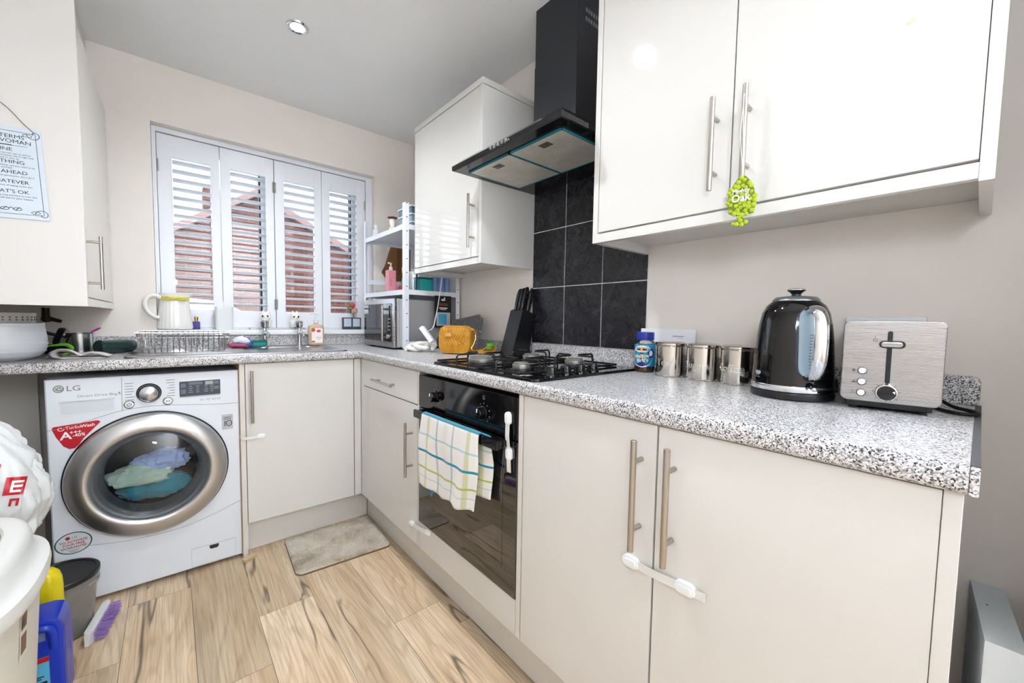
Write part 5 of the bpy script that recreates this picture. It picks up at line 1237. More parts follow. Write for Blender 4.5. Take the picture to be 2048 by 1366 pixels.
b = B(); lathe(b, [(.0135, .13), (.014, .133), (.014, .146), (.011, .149), (.0055, .15), (.0055, .165)], (-.676, -.098, z), 24); cyl(b, (-.676, -.098, z+.165), (-.676, -.098, z+.182), .003, seg=10); tube(b, [(-.664, -.10, z+.184), (-.69, -.102, z+.186), (-.705, -.104, z+.18)], [.006, .006, .0035], 10, 4); fin('pump', b, mat('frosted pump', '#dfe4e6', .3), t)
# scourer, cloth
t = thing('scouring_pad', 'teal green scouring sponge at the back of the sink by the tap', 'sponge', (-.99, -.12, ZK+.006))
M_ = Matrix.Translation((-.992, -.13, ZK+.0065)) @ Matrix.Rotation(radians(12), 4, 'Z')
b = B(); box(b, -.05, .05, -.03, .03, 0, .024, .005, 3, M_); fin('sponge', b, mat('teal sponge', '#2f8f8c', .9), t)
b = B(); box(b, -.05, .05, -.03, .03, .0242, .034, .003, 2, M_); fin('scourer', b, mat('green scourer', '#2a7668', .95), t)
t = thing('folded_cloth', 'folded blue and white cloth on a pink cloth at the sink edge', 'cloth', (-1.06, -.2, ZK+.006))
def blob(o, r, sx, sy, sz, seed, k=.35):
    b = B(); sphere(b, (0, 0, 0), r, 48, 30, sx, sy, sz)
    for v in b.verts:
        d_ = v.co.copy(); f_ = noise.noise(Vector((d_.x*28+seed, d_.y*20, d_.z*30)))*.5+abs(noise.noise(Vector((d_.x*45, d_.y*30+seed, d_.z*50))))*-.5; v.co += d_*f_*k
    zm = min(v.co.z for v in b.verts); bmesh.ops.translate(b, verts=b.verts, vec=Vector(o)-Vector((0, 0, zm))); return b
fin('pink_cloth', blob((-1.075, -.205, ZK+.0062), .05, 1.05, .85, .26, 3), mat('pink microfibre', '#b9546e', .9), t)
fin('white_cloth', blob((-1.055, -.19, ZK+.018), .04, 1.05, .85, .62, 7), mat('white microfibre', '#e9ebf0', .9), t)
b = B(); tube(b, [(-1.095, -.225, ZK+.026), (-1.075, -.232, ZK+.030), (-1.05, -.232, ZK+.025), (-1.03, -.225, ZK+.022), (-1.012, -.205, ZK+.016)], .005, 8, 4); tube(b, [(-1.05, -.205, ZK+.063), (-1.03, -.205, ZK+.054), (-1.015, -.205, ZK+.035), (-1.01, -.20, ZK+.018)], .0035, 8, 4); fin('blue_edge', b, mat('blue edging', '#3f5fae', .9), t)
# ------------------------------------------------------------------ wire dish rack
t = thing('dish_rack', 'chrome wire dish drainer rack standing on the sink drainer', 'dish rack', (-1.28, -.29, ZK+.006))
x0, x1, y0, y1, z0, z1 = -1.425, -1.15, -.44, -.14, ZK+.012, ZK+.092
b = B()
tube(b, [(x0-.02, y0-.015, z1), (x1+.02, y0-.015, z1), (x1+.02, y1+.015, z1), (x0-.02, y1+.015, z1)], .0028, 8, closed=True)
tube(b, [(x0-.015, y0-.01, z1-.02), (x1+.015, y0-.01, z1-.02), (x1+.015, y1+.01, z1-.02), (x0-.015, y1+.01, z1-.02)], .002, 6, closed=True)
fin('top_rail', b, M_CHROME, t)
b = B(); N = 15
for i in range(N):
    x = x0+(x1-x0)*i/(N-1)
    tube(b, [(x, y0-.015, z1), (x, y0-.004, z0+.008), (x, y0+.012, z0), (x, y1-.012, z0), (x, y1+.004, z0+.008), (x, y1+.015, z1)], .0022, 6)
for j in range(7):
    y = y0+.02+(y1-y0-.04)*j/6; 
    tube(b, [(x0-.02, y, z1), (x0-.006, y, z0+.008), (x0, y, z0-.002), (x1, y, z0-.002), (x1+.006, y, z0+.008), (x1+.02, y, z1)], .0016, 6)
fin('wires', b, M_CHROME, t)
b = B()
for x in (x0+.03, x1-.03): 
    for y in (y0+.03, y1-.03): tube(b, [(x-.02, y, z0), (x-.016, y, ZK+.0078), (x+.016, y, ZK+.0078), (x+.02, y, z0)], .0022, 6, 3)
fin('foot', b, M_CHROME, t)
# ------------------------------------------------------------------ left end of the worktop
t = thing('ribbed_bowl', 'large white ribbed basin standing at the end of the worktop', 'bowl', (-1.785, -.46, ZW))
b = B(); prof = []
base = [(.062, 0), (.088, .012), (.103, .03), (.108, .055), (.107, .08), (.104, .1), (.102, .118), (.102, .131)]
for (ra, ha), (rb, hb) in zip(base, base[1:]):
    for k in range(6): q = k/6; h = ha+(hb-ha)*q; prof.append((ra+(rb-ra)*q+.0011*sin(h*2*pi/.0058), h))
prof += [(.102, .131), (.098, .131), (.097, .11), (.1, .05), (.06, .01), (0, .008)]
lathe(b, prof, (-1.785, -.46, ZW+.0005), 72); fin('basin', b, mat('white ribbed ceramic', '#dfe3e8', .3), t, angle=80)
t = thing('colander', 'grey pierced colander sitting inside the ribbed basin', 'colander', (-1.775, -.45, ZW+.05))
b = B(); lathe(b, [(.055, .01), (.075, .08), (.082, .118), (.0835, .155), (.081, .1555), (.0795, .12), (.05, .02), (0, .018)], (-1.785, -.46, ZW+.012), 56); cl = fin('colander_body', b, mat('grey enamel', '#bcbbb7', .35), t)
b = B()
for i in range(34):
    a = 2*pi*i/34
    for h in (.140, .131): cyl(b, (-1.785+.0815*cos(a), -.46+.0815*sin(a), ZW+.012+h), (-1.785+.0838*cos(a), -.46+.0838*sin(a), ZW+.012+h), .0028, seg=8)
fin('hole', b, mat('hole shadow', '#6d6c69', .6), cl)
t = thing('saucepan', 'small stainless saucepan holding two spatulas, next to the lying bottle', 'saucepan', (-1.628, -.20, ZW)); px_, py_ = -1.628, -.20
b = B(); lathe(b, [(.035, 0), (.04, .003), (.041, .01), (.041, .083), (.043, .086), (.0395, .086), (.0385, .012), (0, .01)], (px_, py_, ZW+.0005), 48); fin('pan_body', b, mat('pan steel', '#b5b6b8', .2, 1), t)
b = B(); tube(b, [(px_-.04, py_-.01, ZW+.07), (px_-.06, py_-.02, ZW+.078), (px_-.105, py_-.05, ZW+.095)], [.005, .006, .008], 10, 4); fin('handle', b, M_BLACKM, t)
t = thing('spatula', 'bright magenta spatula handle leaning out of the saucepan', 'spatula', (px_, py_, ZW+.02)); 
b = B(); tube(b, [(px_-.005, py_, ZW+.016), (px_+.03, py_+.005, ZW+.083), (px_+.05, py_+.008, ZW+.10), (px_+.062, py_+.01, ZW+.108)], [.004, .005, .0085, .006], 12, 4, flat=(1, .5)); fin('handle', b, mat('magenta plastic', '#b2208a', .35), t)
t = thing('wooden_spoon', 'pale spoon leaning out of the saucepan towards the basin', 'spoon', (px_, py_, ZW+.02))
b = B(); tube(b, [(px_+.01, py_-.008, ZW+.016), (px_-.022, py_-.004, ZW+.08), (px_-.04, py_, ZW+.104), (px_-.052, py_, ZW+.104)], [.004, .005, .011, .007], 12, 4, flat=(1, .45)); fin('spoon', b, mat('beige utensil', '#b6ae98', .5), t)
t = thing('frying_pan', 'dark frying pan tucked between the ribbed basin and the saucepan', 'frying pan', (-1.70, -.26, ZW))
b = B(); lathe(b, [(.05, 0), (.055, .003), (.062, .03), (.06, .03), (.053, .006), (0, .005)], (-1.712, -.12, ZW+.0005), 40); fin('pan_body', b, M_BLACKM, t)
b = B(); tube(b, [(-1.70, -.18, ZW+.027), (-1.69, -.22, ZW+.06), (-1.665, -.285, ZW+.105)], [.007, .009, .009], 10, 4, flat=(1.2, .6)); fin('handle', b, M_BLACKM, t)
t = thing('green_ladle', 'lime green plastic ladle lying in front of the saucepan', 'ladle', (-1.66, -.33, ZW))
b = B(); tube(b, [(-1.705, -.36, ZW+.04), (-1.675, -.345, ZW+.044), (-1.65, -.335, ZW+.045), (-1.635, -.33, ZW+.03), (-1.645, -.33, ZW+.012)], [.004, .007, .011, .011, .005], 12, 5, flat=(1, .6)); tube(b, [(-1.69, -.35, ZW+.004), (-1.66, -.34, ZW+.006), (-1.64, -.33, ZW+.014)], .0045, 8, 4); fin('ladle', b, mat('lime plastic', '#6fc22a', .35), t)
# dish cloth
t = thing('dish_cloth', 'crumpled pale beige dish cloth near the worktop edge by the basin', 'cloth', (-1.595, -.44, ZW))
b = B(); path = catmull([Vector((x, 0, z_)) for x, z_ in ((-1.522, .006), (-1.545, .017), (-1.568, .019), (-1.585, .011), (-1.597, .010), (-1.612, .022), (-1.63, .031), (-1.65, .031), (-1.664, .022), (-1.662, .010), (-1.645, .0045), (-1.60, .0035), (-1.54, .0035))], 5)
NP = len(path)-1
def dc(u, v):
    p = path[min(NP, int(round(u*NP)))]; y = -.50+v*.11; k = 1-.35*v+.12*sin(v*7+p.x*30)
    return Vector((p.x+.012*sin(v*5)-.01*v, y+.02*sin(p.x*40)*v+.006*sin(p.x*70), ZW+.0006+max(.0015, p.z*k)))
grid(b, dc, NP, 24, lambda u, v: (u, v)); o_ = fin('cloth_fold', b, mat('beige checked cloth', '#d8d0ca', .95, sheen=.2), t, solid=1, angle=80); o_.modifiers.new('t', 'SOLIDIFY').thickness = .003
b = B(); tube(b, [dc(i/NP, 0)+Vector((0, -.001, .001)) for i in range(2, NP-8)], .0022, 6); fin('hem', b, mat('grey blue hem', '#b9b3b8', .95), t)
b = B(); grid(b, lambda u, v: Vector((-1.685+.05*u+.01*sin(v*4), -.47+.07*v+.01*u, ZW+.0012+.012*sin(u*pi)*(1-.5*v)+.004*sin(v*9+u*6)**2)), 20, 14); o_ = fin('cloth_tail', b, mat('grey blue hem', '#b9b3b8', .95), t, solid=1)
# lying bottle
t = thing('sports_bottle', 'dark green drinks bottle lying on its side by the saucepan', 'bottle', (-1.53, -.27, ZW))
o = Vector((-1.565, -.315, ZW+.0305)); d_ = Vector((.72, .62, 0)).normalized()
b = B(); lathe(b, [(.0, -.001), (.025, 0), (.0295, .005), (.030, .02), (.0295, .10), (.027, .122), (.020, .135)], o, 40, d_); fin('bottle_body', b, mat('dark green glass', '#14322f', .06, coat=.5), t)
b = B(); lathe(b, [(.0205, .1355), (.0235, .137), (.0235, .152), (.02, .158), (0, .159)], o, 32, d_); fin('cap', b, mat('pale grey cap', '#b9bcbb', .4), t)
b = B(); disc(b, basis(o-d_*.0012, (-d_.y, d_.x, 0), (0, 0, 1)), .004, 12, -.0004); fin('base_mark', b, M_WT, t) if 0 else b.free()

# ------------------------------------------------------------------ sign
t = thing('hanging_sign', 'pale blue tin sign of jokey word definitions hung by a cord on the cabinet side', 'sign', (-1.712, -.80, 1.486))
Ms = Matrix.Translation((-1.6865, -.7988, 1.486)) @ Matrix.Rotation(radians(-2.4), 4, 'Y') @ basis((0, 0, 0), (1, 0, 0), (0, 0, 1))
SW, SH = .148, .264
b = B(); prism(b, rrect(SW, SH, .001, 1), Ms, .0015); sg = fin('sign_plate', b, mat('pale blue enamel', '#cfdce8', .3), t, smooth=False)
Ts = lambda x, y: Ms @ Matrix.Translation((x, y, .0019))
b = B()
for x0, x1, y0, y1 in ((-.063, .063, .1185, .1195), (-.063, .063, -.1195, -.1185), (-.0635, -.0625, -.119, .119), (.0625, .0635, -.119, .119)): prism(b, [(x0, y0), (x1, y0), (x1, y1), (x0, y1)], Ts(0, 0), .0002)
for sx in (-1, 1):
    for sy in (-1, 1):
        tube(b, [Ts(0, 0) @ Vector((sx*(.061-.016*cos(a)*k), sy*(.117-.016*sin(a)*k), 0)) for a, k in [(i*.5, 1-i/16) for i in range(14)]], .0007, 5, 3)
        tube(b, [Ts(0, 0) @ Vector((sx*(.047-.009*cos(a)), sy*(.112-.004*sin(a)), 0)) for a in [i*.5 for i in range(13)]], .0006, 5)
tube(b, [Ts(0, 0) @ Vector((-.045+i*.0018, .0785+.0, 0)) for i in range(51)], [.0004]*16+[.0012]*18+[.0004]*17, 6)
tube(b, [Ts(0, 0) @ Vector((-.03+.03*i/20*2*.8, -.1045+.004*sin(i*.9)*(1 if i < 11 else -1), 0)) for i in range(21)], .0008, 5, 3)
for s in (-1, 1): tube(b, [Ts(0, 0) @ Vector((s*(.012+.008*cos(a)), -.105+.004*sin(a), 0)) for a in [i*.45 for i in range(15)]], .0007, 5)
fin('border', b, M_DKT, sg)
b = B()
for s, y, sz in (('KEY TERMS', .1035, .0150), ('BY A WOMAN', .0895, .0150), ('FINE', .066, .0140), ('NOTHING', .0305, .0140), ('GO AHEAD', .001, .0140), ('WHATEVER', -.0265, .0140), ("THAT'S OK", -.055, .0140)):
    text(b, s, sz, Ts(0, y), sx=1.1, bold=.0)
for s, y in (('This is the word women use to end an', .0548), ('argument when she knows she is right and', .0478), ('you need to shut up', .041), ("This means 'something' and you need to be", .0195), ('worried', .0128), ("This is a dare not permission, don't do it", -.0100), ("A woman's way of saying screw you", -.0378), ('She is thinking long and hard on how and', -.0665), ('when you will pay for your mistake', -.0745)):
    text(b, s, .0064, Ts(0, y), sx=.98, bold=.0)
fin('lettering', b, M_DKT, sg, smooth=False)
b = B(); q = Ms @ Vector((.062, .122, .002)); tube(b, [q, q+Vector((-.02, -.001, .022)), q+Vector((-.045, -.001, .055)), q+Vector((-.065, -.001, .073)), q+Vector((-.078, -.001, .078)), Ms @ Vector((-.03, .195, .002)), Ms @ Vector((-.045, .18, .002)), Ms @ Vector((-.062, .122, .002))], .0009, 6, 5); fin('cord', b, mat('brown cord', '#4b4038', .7), t)

# ------------------------------------------------------------------ floor things
# bath mat
M_MAT = mat('shaggy mat', '#a39683', .95, 0, .1, sheen=.3); n = NT(M_MAT); v = n.coords('Object'); a = n.noise(v, 9, 5, .65, .6); f_ = n.noise(v, 260, 3)
n.color(n.mix(.3, n.ramp(a.outputs['Fac'], [(.34, '#84745f'), (.45, '#b3a693'), (.6, '#cbc2b4')]), n.ramp(f_.outputs['Fac'], [(.35, '#958673'), (.65, '#dcd4c8')])))
t = thing('bath_mat', 'mottled beige shaggy mat on the floor in front of the sink cabinet', 'mat', (-.755, -.735, 0), radians(-3.2))
b = B(); rr = random.Random(1)
P = rrect(.405, .342, .03, 6)
rg = lambda k, h: [Vector((x*k, y*k, h)) for x, y in P]
b2 = B()
def mt(u, v):
    x, y = (u-.5)*.405, (v-.5)*.342; e = min(1, (1-max(abs(2*u-1)**14, abs(2*v-1)**14))*2.2)
    if abs(x) > .1725 and abs(y) > .141:
        cx_, cy_ = math.copysign(.1725, x), math.copysign(.141, y); dv = Vector((x-cx_, y-cy_)); m_ = max(abs(dv.x), abs(dv.y)); dv = dv.normalized()*m_ if dv.length > 0 else dv; x, y = cx_+dv.x, cy_+dv.y
    return Vector((x, y, .0012+.011*max(0, e)**.5+e*(.0028*noise.noise(Vector((x*75, y*75, 0)))+.0025*rr.random())))
grid(b2, mt, 170, 140); b2.transform(ROOT[t]); fin('pile', b2, M_MAT, t, solid=1)
b = B(); prism(b, P, Matrix.Translation((0, 0, .0004)), .006, .002); b.transform(ROOT[t]); fin('backing', b, mat('brown binding', '#6e5a49', .8), t)

# swing bin
bx, by = -1.727, -1.40
t = thing('swing_bin', 'tall white plastic kitchen bin with a swing lid, near the washing machine', 'bin', (bx, by, 0))
def sup(rx, ry, z, e=2.6, n_=72):
    o = []
    for i in range(n_):
        a = 2*pi*i/n_; c, s = cos(a), sin(a); o.append(Vector((bx+rx*math.copysign(abs(c)**(2/e), c), by+ry*math.copysign(abs(s)**(2/e), s), z)))
    return o
M_BIN = mat('white bin plastic', '#dededa', .35); M_BIN2 = mat('offwhite bin body', '#dcdad0', .4)
b = B(); loft(b, [sup(.125, .20, .0005), sup(.13, .205, .008), sup(.158, .242, .505), sup(.158, .242, .51)], True, True); fin('bin_body', b, M_BIN2, t, angle=50)
b = B(); loft(b, [sup(.16, .245, .497), sup(.172, .262, .50), sup(.174, .265, .515), sup(.172, .262, .53), sup(.160, .248, .536), sup(.150, .236, .545), sup(.148, .232, .575), sup(.143, .225, .59), sup(.132, .21, .597), sup(.112, .165, .598), sup(.108, .16, .592)], False, False); lid = fin('lid', b, M_BIN, t, angle=50)
b = B(); loft(b, [sup(.1125, .1645, .583), sup(.105, .155, .590), sup(.103, .152, .600), sup(.09, .135, .607), sup(.05, .08, .611), sup(.004, .006, .612)], True, True); fin('swing_flap', b, M_BIN, lid, angle=60)
b = B(); sphere(b, (bx+.02, by-.02, .611), .03, 20, 10, 1, 1.4, .2); fin('flap_dimple', b, M_BIN, lid)
# photo label on the bin
def binpt(yy, zz_, off=.0012):
    k = zz_/.505; rx, ry = .13+(.158-.13)*k, .205+(.242-.205)*k; s = max(-1, min(1, (yy-by)/ry)); 
    a = math.asin(math.copysign(abs(s)**(2.6/2), s)); return Vector((bx+rx*abs(cos(a))**(2/2.6)+off, yy, zz_))
b = B()
def pat(b, y0, y1, z0, z1, off=.0012): grid(b, lambda u, v: binpt(y0+(y1-y0)*u, z0+(z1-z0)*v, off), 8, 6)
pat(b, -1.482, -1.444, .385, .483, .0008); lb = fin('bin_label', b, mat('bin label', '#e2e1d8', .4), t)
for z_a, z_b in ((.445, .475), (.396, .434)):
    b = B(); pat(b, -1.477, -1.451, z_a, z_b, .0014); fin('label_picture', b, mat('brown picture print', '#7a5a45', .5), lb)
b = B(); pat(b, -1.475, -1.460, .45, .462, .002); fin('label_print', b, mat('dark picture print', '#3c3f3a', .5), lb)

# carrier bag behind the bin
t = thing('carrier_bag', 'stuffed white plastic carrier bag with red print behind the bin', 'bag', (-1.755, -.965, .43))
b = B()
def cb(u, v):
    a = 2*pi*u; h = v
    pr_ = [(0, .05), (.02, .085), (.12, .125), (.3, .145), (.45, .142), (.6, .125), (.75, .095), (.88, .06), (.95, .035), (1, .012)]
    r = 0
    for (ha, ra), (hb_, rb) in zip(pr_, pr_[1:]):
        if ha <= h <= hb_: r = ra+(rb-ra)*(h-ha)/(hb_-ha)
    p = Vector((cos(a)*r*.98, sin(a)*r*.95, .4308+h*.41))
    q = Vector((cos(a)*1.2, sin(a)*1.2, h*1.1)); w_ = Vector((noise.noise(q*1.7), noise.noise(q*1.7+Vector((9, 0, 0))), noise.noise(q*1.7+Vector((0, 9, 0)))))*.8
    q1 = q+w_; fold_ = .034*(abs(noise.noise(Vector((q1.x*2.6, q1.y*2.6, q1.z*1.1))))-.2)+.010*(abs(noise.noise(Vector((q1.x*5+3, q1.y*5, q1.z*3))))-.2)+.003*abs(noise.noise(q1*9))
    p.x += cos(a)*fold_; p.y += sin(a)*fold_; p.z += .014*noise.noise(q1*3)*min(1, 4*h)
    p.x += -1.752-.05*max(0, h-.4); p.y += -.965
    p.x = max(p.x, XL+.004); return p
grid(b, cb, 150, 90)
bmesh.ops.remove_doubles(b, verts=b.verts, dist=.00002)
bvh = BVHTree.FromBMesh(b)
M_BAG = mat('white polythene', '#d4d7d7', .3, sss=0)
fin('bag_skin', b, M_BAG, t, solid=1, angle=70)
def project(bm):
    dead = []; n0 = len(bm.verts)
    for v in bm.verts:
        o = Vector((v.co.x, v.co.y, v.co.z)); hit = bvh.ray_cast(o, (o-Vector((-1.33, -2.68, 1.07))).normalized(), 1.5)
        if hit[0] is None: dead.append(v)
        else: v.co = hit[0]-(o-Vector((-1.33, -2.68, 1.07))).normalized()*.003
    bmesh.ops.delete(bm, geom=dead, context='VERTS'); return bm
b = B()
Mp = basis((-1.609, -1.30, .690), (1, .2, -.2), (.2, 0, 1))
def patch(b, x0, x1, y0, y1, n_=6):
    vs = [[b.verts.new(Mp @ Vector((x0+(x1-x0)*i/n_, y0+(y1-y0)*j/n_, 0))) for i in range(n_+1)] for j in range(n_+1)]
    for j in range(n_):
        for i in range(n_): b.faces.new((vs[j][i], vs[j][i+1], vs[j+1][i+1], vs[j+1][i]))
patch(b, -.012, .018, -.02, .02, 14); patch(b, -.034, -.024, .0, .05, 8)
for q in (.07, .094): patch(b, q, q+.008, .07, .118, 10)
patch(b, .07, .102, .112, .12, 8); patch(b, .104, .112, .04, .066, 6); patch(b, .0, .004, -.045, -.028, 6); patch(b, .01, .014, -.045, -.028, 6); patch(b, .001, .013, -.033, -.028, 6)
pr_ = fin('red_print', project(b), M_RED, t, smooth=True)
b = B()
for y in (-.011, .0, .010): patch(b, .0, .015, y-.003, y+.002, 8)
patch(b, -.003, .001, -.014, .012, 8); project(b)
for v in b.verts: v.co += (Vector((-1.33, -2.68, 1.07))-v.co).normalized()*.0015
fin('white_letter', b, M_WT, pr_)
# dark box under the bag
single('black_crate', box(B(), XL+.005, -1.70, -1.07, -.865, .001, .43, .004), mat('black crate plastic', '#15161a', .4), 'black crate standing behind the bin with the carrier bag on top', 'crate')
# bucket
ux, uy = -1.645, -.728
t = thing('plastic_tub', 'clear plastic tub with a black lid on the floor against the washing machine', 'tub', (ux, uy, 0))
b = B(); lathe(b, [(.076, .0006), (.08, .003), (.0945, .155), (.1005, .158), (.1015, .168), (.097, .17), (.0985, .196), (.0965, .196), (.0925, .16), (.078, .006), (0, .005)], (ux, uy, 0), 64); fin('tub_wall', b, mat('clear polypropylene', '#cfccc6', .2, trans=.75, ior=1.15), t)
b = B(); lathe(b, [(.1, .19), (.103, .192), (.103, .205), (.1, .208), (.093, .208), (.091, .204), (.05, .202), (0, .202)], (ux, uy, 0), 64); fin('lid', b, mat('black lid plastic', '#1c1e21', .4), t)
# yellow bottle
t = thing('cleaner_bottle', 'yellow cleaning bottle with a red patch standing behind the blue canister', 'bottle', (-1.635, -.90, 0))
b = B(); P = rrect(.085, .062, .028, 6); rg = lambda k, h: [Vector((-1.645+x*k, -.905+y*k, h)) for x, y in P]
loft(b, [rg(.92, .0006), rg(1, .006), rg(1, .245), rg(.97, .277), rg(.85, .297), rg(.6, .310), rg(.35, .314)]); bo = fin('bottle_body', b, mat('yellow plastic', '#e6d316', .3), t)
b = B(); rg2 = lambda k, h: [Vector((-1.645+x*(k*1.008), -.905+y*(k*1.012), h)) for x, y in P]; loft(b, [rg2(1, .02), rg2(1, .205)], False, False); lb = fin('label', b, mat('white label paper', '#e9e9e4', .4), t)
b = B()
for i in range(5): sphere(b, (-1.675+i*.012, -.9373, .192+.003*i), .004, 10, 6, 1.2, .12, .9)
fin('label_print', b, M_DKT, lb)
b = B(); cyl(b, (-1.647, -.905, .314), (-1.647, -.905, .335), .014, seg=24, bev=.002); fin('cap', b, M_RED, t)
b = B(); sphere(b, (-1.668, -.922, .283), .02, 16, 10, 1, .7, .8); fin('red_patch', b, M_RED, bo)
# blue canister
t = thing('blue_canister', 'blue plastic screenwash canister with a moulded handle, tucked behind the bin', 'canister', (-1.62, -1.03, 0))
b = B(); x0, x1, y0, y1 = -1.69, -1.578, -1.085, -.985
hb_ = .25
prof = [(x0, .0006), (x1, .0006), (x1, .215), (x1-.012, .243), (x1-.03, .25), (x0+.05, .25), (x0+.02, .242), (x0, .225)]
prism(b, prof, basis((0, y1, 0), (1, 0, 0), (0, 0, 1), (0, -1, 0)), y1-y0, .012)
body = fin('canister_body', b, mat('cobalt plastic', '#1636b4', .25), t)
b = B(); tube(b, [(x1-.02, y0-.0015, .17), (x1-.022, y0-.006, .215), (x1-.035, y0-.007, .231), (x0+.03, y0-.007, .231)], .009, 12, 5); fin('handle', b, mat('cobalt plastic', '#1636b4', .25), t)
b = B(); box(b, x0+.01, x1-.035, y0-.0012, y0-.0004, .195, .222); fin('handle_recess', b, mat('grip grey', '#6f83b8', .3), body, smooth=False)
b = B(); box(b, x0+.005, x1-.03, y0-.0014, y0-.0002, .03, .15); lb = fin('label', b, mat('sky label', '#58b4dd', .35), t, smooth=False)
for z_ in (.136, .03): b = B(); box(b, x0+.005, x1-.03, y0-.002, y0-.0013, z_, z_+.0135); fin('label_band', b, M_RED, lb, smooth=False)
b = B(); box(b, x0+.02, x1-.053, y0-.0021, y0-.0013, .113, .134); box(b, x0+.012, x1-.035, y0-.0021, y0-.0013, .062, .083); box(b, x0+.012, x1-.04, y0-.0021, y0-.0013, .096, .099); box(b, x0+.012, x1-.045, y0-.0021, y0-.0013, .09, .093); fin('label_print', b, M_DKT, lb, smooth=False)
b = B(); text(b, 'cl', .017, basis((x1-.062, y0-.0023, .123), (1, 0, 0), (0, 0, 1)), bold=.02); box(b, x0+.005, x1-.03, y0-.0021, y0-.0013, .05, .056); fin('label_text', b, M_WT, lb, smooth=False)
b = B(); cyl(b, (x0+.025, -1.035, .245), (x0+.025, -1.035, .27), .018, seg=24, bev=.002); fin('cap', b, M_RED, t)
# scrubbing brush
t = thing('scrubbing_brush', 'white backed scrubbing brush with purple bristles lying on the floor by the tub', 'brush', (-1.538, -.765, 0), radians(-10))
o = ROOT[t]
b = B(); P = [(-.095, -.0), (-.085, .012), (.085, .012), (.095, 0), (.088, -.004), (0, -.006), (-.088, -.004)]
M_ = Matrix.Translation((-.012, 0, .0008)) @ Matrix.Rotation(radians(90), 4, 'Z')
b = B(); prism(b, [(-.095, -.004), (-.08, -.012), (.08, -.012), (.095, -.004), (.095, .006), (.08, .012), (-.08, .012), (-.095, .006)], M_, .042, .004); b.transform(o); fin('brush_back', b, mat('translucent white plastic', '#d9d8da', .3), t)
b = B(); rr = random.Random(9)
for i in range(15):
    for j in range(4):
        y = -.078+i*.0112; zz_ = .008+j*.0085
        for k in range(3):
            cyl(b, (.0, y+rr.uniform(-.002, .002), zz_+rr.uniform(-.002, .002)), (.027+rr.uniform(-.003, .003), y+rr.uniform(-.006, .006), max(.002, zz_+rr.uniform(-.006, .006))), .0012, .0009, 5)
b.transform(o); fin('bristles', b, mat('lilac bristle', '#9a7cc0', .6), t)
# boxed pipe casing at the end of the units
t = thing('pipe_casing', 'low white boxed-in pipe casing on the floor at the end of the double cabinet', 'casing', (-.13, -2.727, 0))
Q = [(-.002, -2.6925), (-.002, -2.7405), (-.245, -2.7615), (-.245, -2.7125)]
b = B(); loft(b, [[Vector((x, y, z_)) for x, y in Q] for z_ in (.001, .520)]); fin('casing_board', b, mat('dusty white paint', '#dfe6ea', .45), t, smooth=False)
b = B(); cyl(b, (-.10, -2.716, .520), (-.10, -2.716, .5206), .0016, seg=10); fin('screw_hole', b, M_DKT, t)

# ------------------------------------------------------------------ child safety latches
def latch(name_label, a, bb, out, along_up, straps=None, tail=.02, r=(.034, .02)):
    """two oval pads at a and bb joined by a strap on a face with outward normal out"""
    t = thing('child_safety_latch', name_label, 'child lock', a, 0, 'white child safety latches')
    a, bb, out = Vector(a), Vector(bb), Vector(out); d_ = (bb-a).normalized(); s_ = out.cross(d_)
    for q in (a, bb):
        M_ = basis(q+out*.0003, d_, s_, out)
        b = B(); prism(b, rrect(r[0], r[1], r[1]*.48, 6), M_, .009, .003); pd = fin('pad', b, M_WHITEG, t)
        b = B(); prism(b, rrect(r[0]*.72, r[1]*.55, r[1]*.26, 6), basis(q+out*.0093, d_, s_, out), .0035, .0015); fin('release_button', b, M_WHITE, pd)
    b = B(); pts = [a+out*.006, a+d_*r[0]*.6+out*.007, a.lerp(bb, .5)+out*.009, bb-d_*r[0]*.6+out*.007, bb+out*.006, bb+d_*(r[0]*.5+tail)+out*.0055]
    P_ = catmull(pts, 5); rings = [[p+s_*w*.0085+out*h for w, h in ((-1, -.0007), (1, -.0007), (1, .0007), (-1, .0007))] for p in P_]
    loft(b, rings); fin('strap', b, mat('translucent strap', '#efede8', .3, trans=.1, ior=1.2), t)
    return t
latch('white child safety latch joining the two doors of the double base cabinet', (XD, -2.2145, .562), (XD, -2.334, .566), (-1, 0, 0), None, tail=.018, r=(.042, .026))
latch('white child safety latch linking the drawer cabinet door to the panel below the oven', (XD, -1.185, .229), (XD, -1.318, .246), (-1, 0, 0), None, tail=.004, r=(.036, .022))
latch('white child safety latch strapped upright across the oven door and its control panel', (XO, -1.8, .793), (XO, -1.806, .69), (-1, 0, 0), None, tail=.035, r=(.038, .024))
# wraps round the sink cabinet edge
t = thing('child_safety_latch', 'white child safety latch wrapped round the sink cabinet edge next to the washing machine', 'child lock', (-1.04, YD, .54), 0, 'white child safety latches')
M_ = basis((-1.037, YD-.0003, .54), (1, 0, 0), (0, 0, 1), (0, -1, 0))
b = B(); prism(b, rrect(.034, .021, .010, 6), M_, .009, .003); pd = fin('pad', b, M_WHITEG, t)
b = B(); prism(b, rrect(.024, .011, .005, 6), basis((-1.037, YD-.0093, .54), (1, 0, 0), (0, 0, 1), (0, -1, 0)), .0035, .0015); fin('release_button', b, M_WHITE, pd)
b = B(); P_ = catmull([(-1.03, YD-.006, .54), (-1.06, YD-.008, .541), (-1.09, YD-.012, .5405), (-1.112, YD-.010, .545), (-1.1165, YD+.004, .549)], 6)
loft(b, [[p+Vector((0, h, w*.0065)) for w, h in ((-1, -.0008), (1, -.0008), (1, .0008), (-1, .0008))] for p in P_]); fin('strap', b, mat('translucent strap', '#efede8', .3, trans=.1, ior=1.2), t)

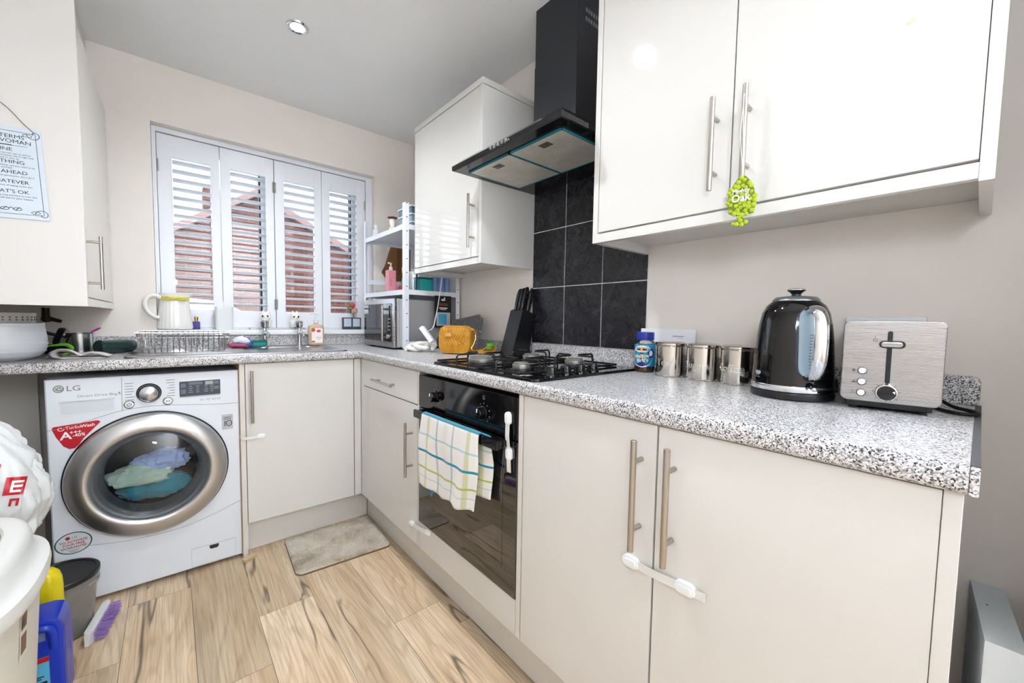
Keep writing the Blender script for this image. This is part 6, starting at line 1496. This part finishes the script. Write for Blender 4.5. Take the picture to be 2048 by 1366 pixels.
# ------------------------------------------------------------------ air freshener hanging from the wall cabinet handle
t = thing('air_freshener', 'lime green grape-like tree-shaped air freshener card hung on the wall cabinet handle', 'air freshener', (-.357, -2.314, 1.3))
ax_, ay_ = -.3575, -2.313
M_BALL = mat('lime ball', '#a4b81f', .35)
b = B(); rr = random.Random(12)
out = []
for i in range(40): 
    pass
OUTL = [(-.005, .105), (.007, .104), (.018, .09), (.025, .073), (.028, .055), (.029, .036), (.026, .02), (.013, .019), (.005, .018), (.006, .009), (.016, .003), (.013, -.002), (-.013, -.002), (-.016, .003), (-.006, .009), (-.005, .018), (-.015, .020), (-.025, .026), (-.028, .04), (-.030, .055), (-.025, .075), (-.018, .09)]
Ma = basis((ax_-.001, ay_, 1.3), (0, -1, 0), (0, 0, 1), (-1, 0, 0))
prism(b, OUTL, Ma, .0014); cd = fin('card', b, mat('dark olive card', '#6d8420', .5), t, smooth=False)
def inside(x, y):
    c = False; j = len(OUTL)-1
    for i in range(len(OUTL)):
        (xi, yi), (xj, yj) = OUTL[i], OUTL[j]
        if (yi > y) != (yj > y) and x < (xj-xi)*(y-yi)/(yj-yi)+xi: c = not c
        j = i
    return c
b = B(); pts = []
for q in range(4000):
    x, y = rr.uniform(-.03, .03), rr.uniform(-.003, .106)
    if inside(x, y) and all((x-u)**2+(y-v)**2 > .0078**2 for u, v in pts): pts.append((x, y))
for x, y in pts: sphere(b, Ma @ Vector((x, y, .002)), .0053*rr.uniform(.85, 1.15), 12, 8, .45, 1, 1)
fin('printed_fruit', b, M_BALL, cd, angle=80)
b = B(); text(b, 'Mighty', .0135, Ma @ Matrix.Translation((.0, .0715, .0052)), bold=.02); text(b, 'Oak', .0225, Ma @ Matrix.Translation((.0, .056, .0052)), bold=.02); fin('lettering', b, M_WT, cd, smooth=False)
b = B(); tube(b, [(ax_-.0005, ay_, 1.403), (ax_, ay_+.002, 1.43), (ax_+.003, ay_+.010, 1.50), (ax_+.004, ay_+.0075, 1.56), (ax_+.006, ay_+.007, 1.585)], .0007, 5, 4); tube(b, [(ax_-.0005, ay_, 1.403), (ax_, ay_+.001, 1.45), (ax_-.0015, ay_+.0035, 1.52), (ax_-.0015, ay_+.005, 1.57), (ax_+.006, ay_+.007, 1.588)], .0007, 5, 4); fin('string', b, M_WT, t)
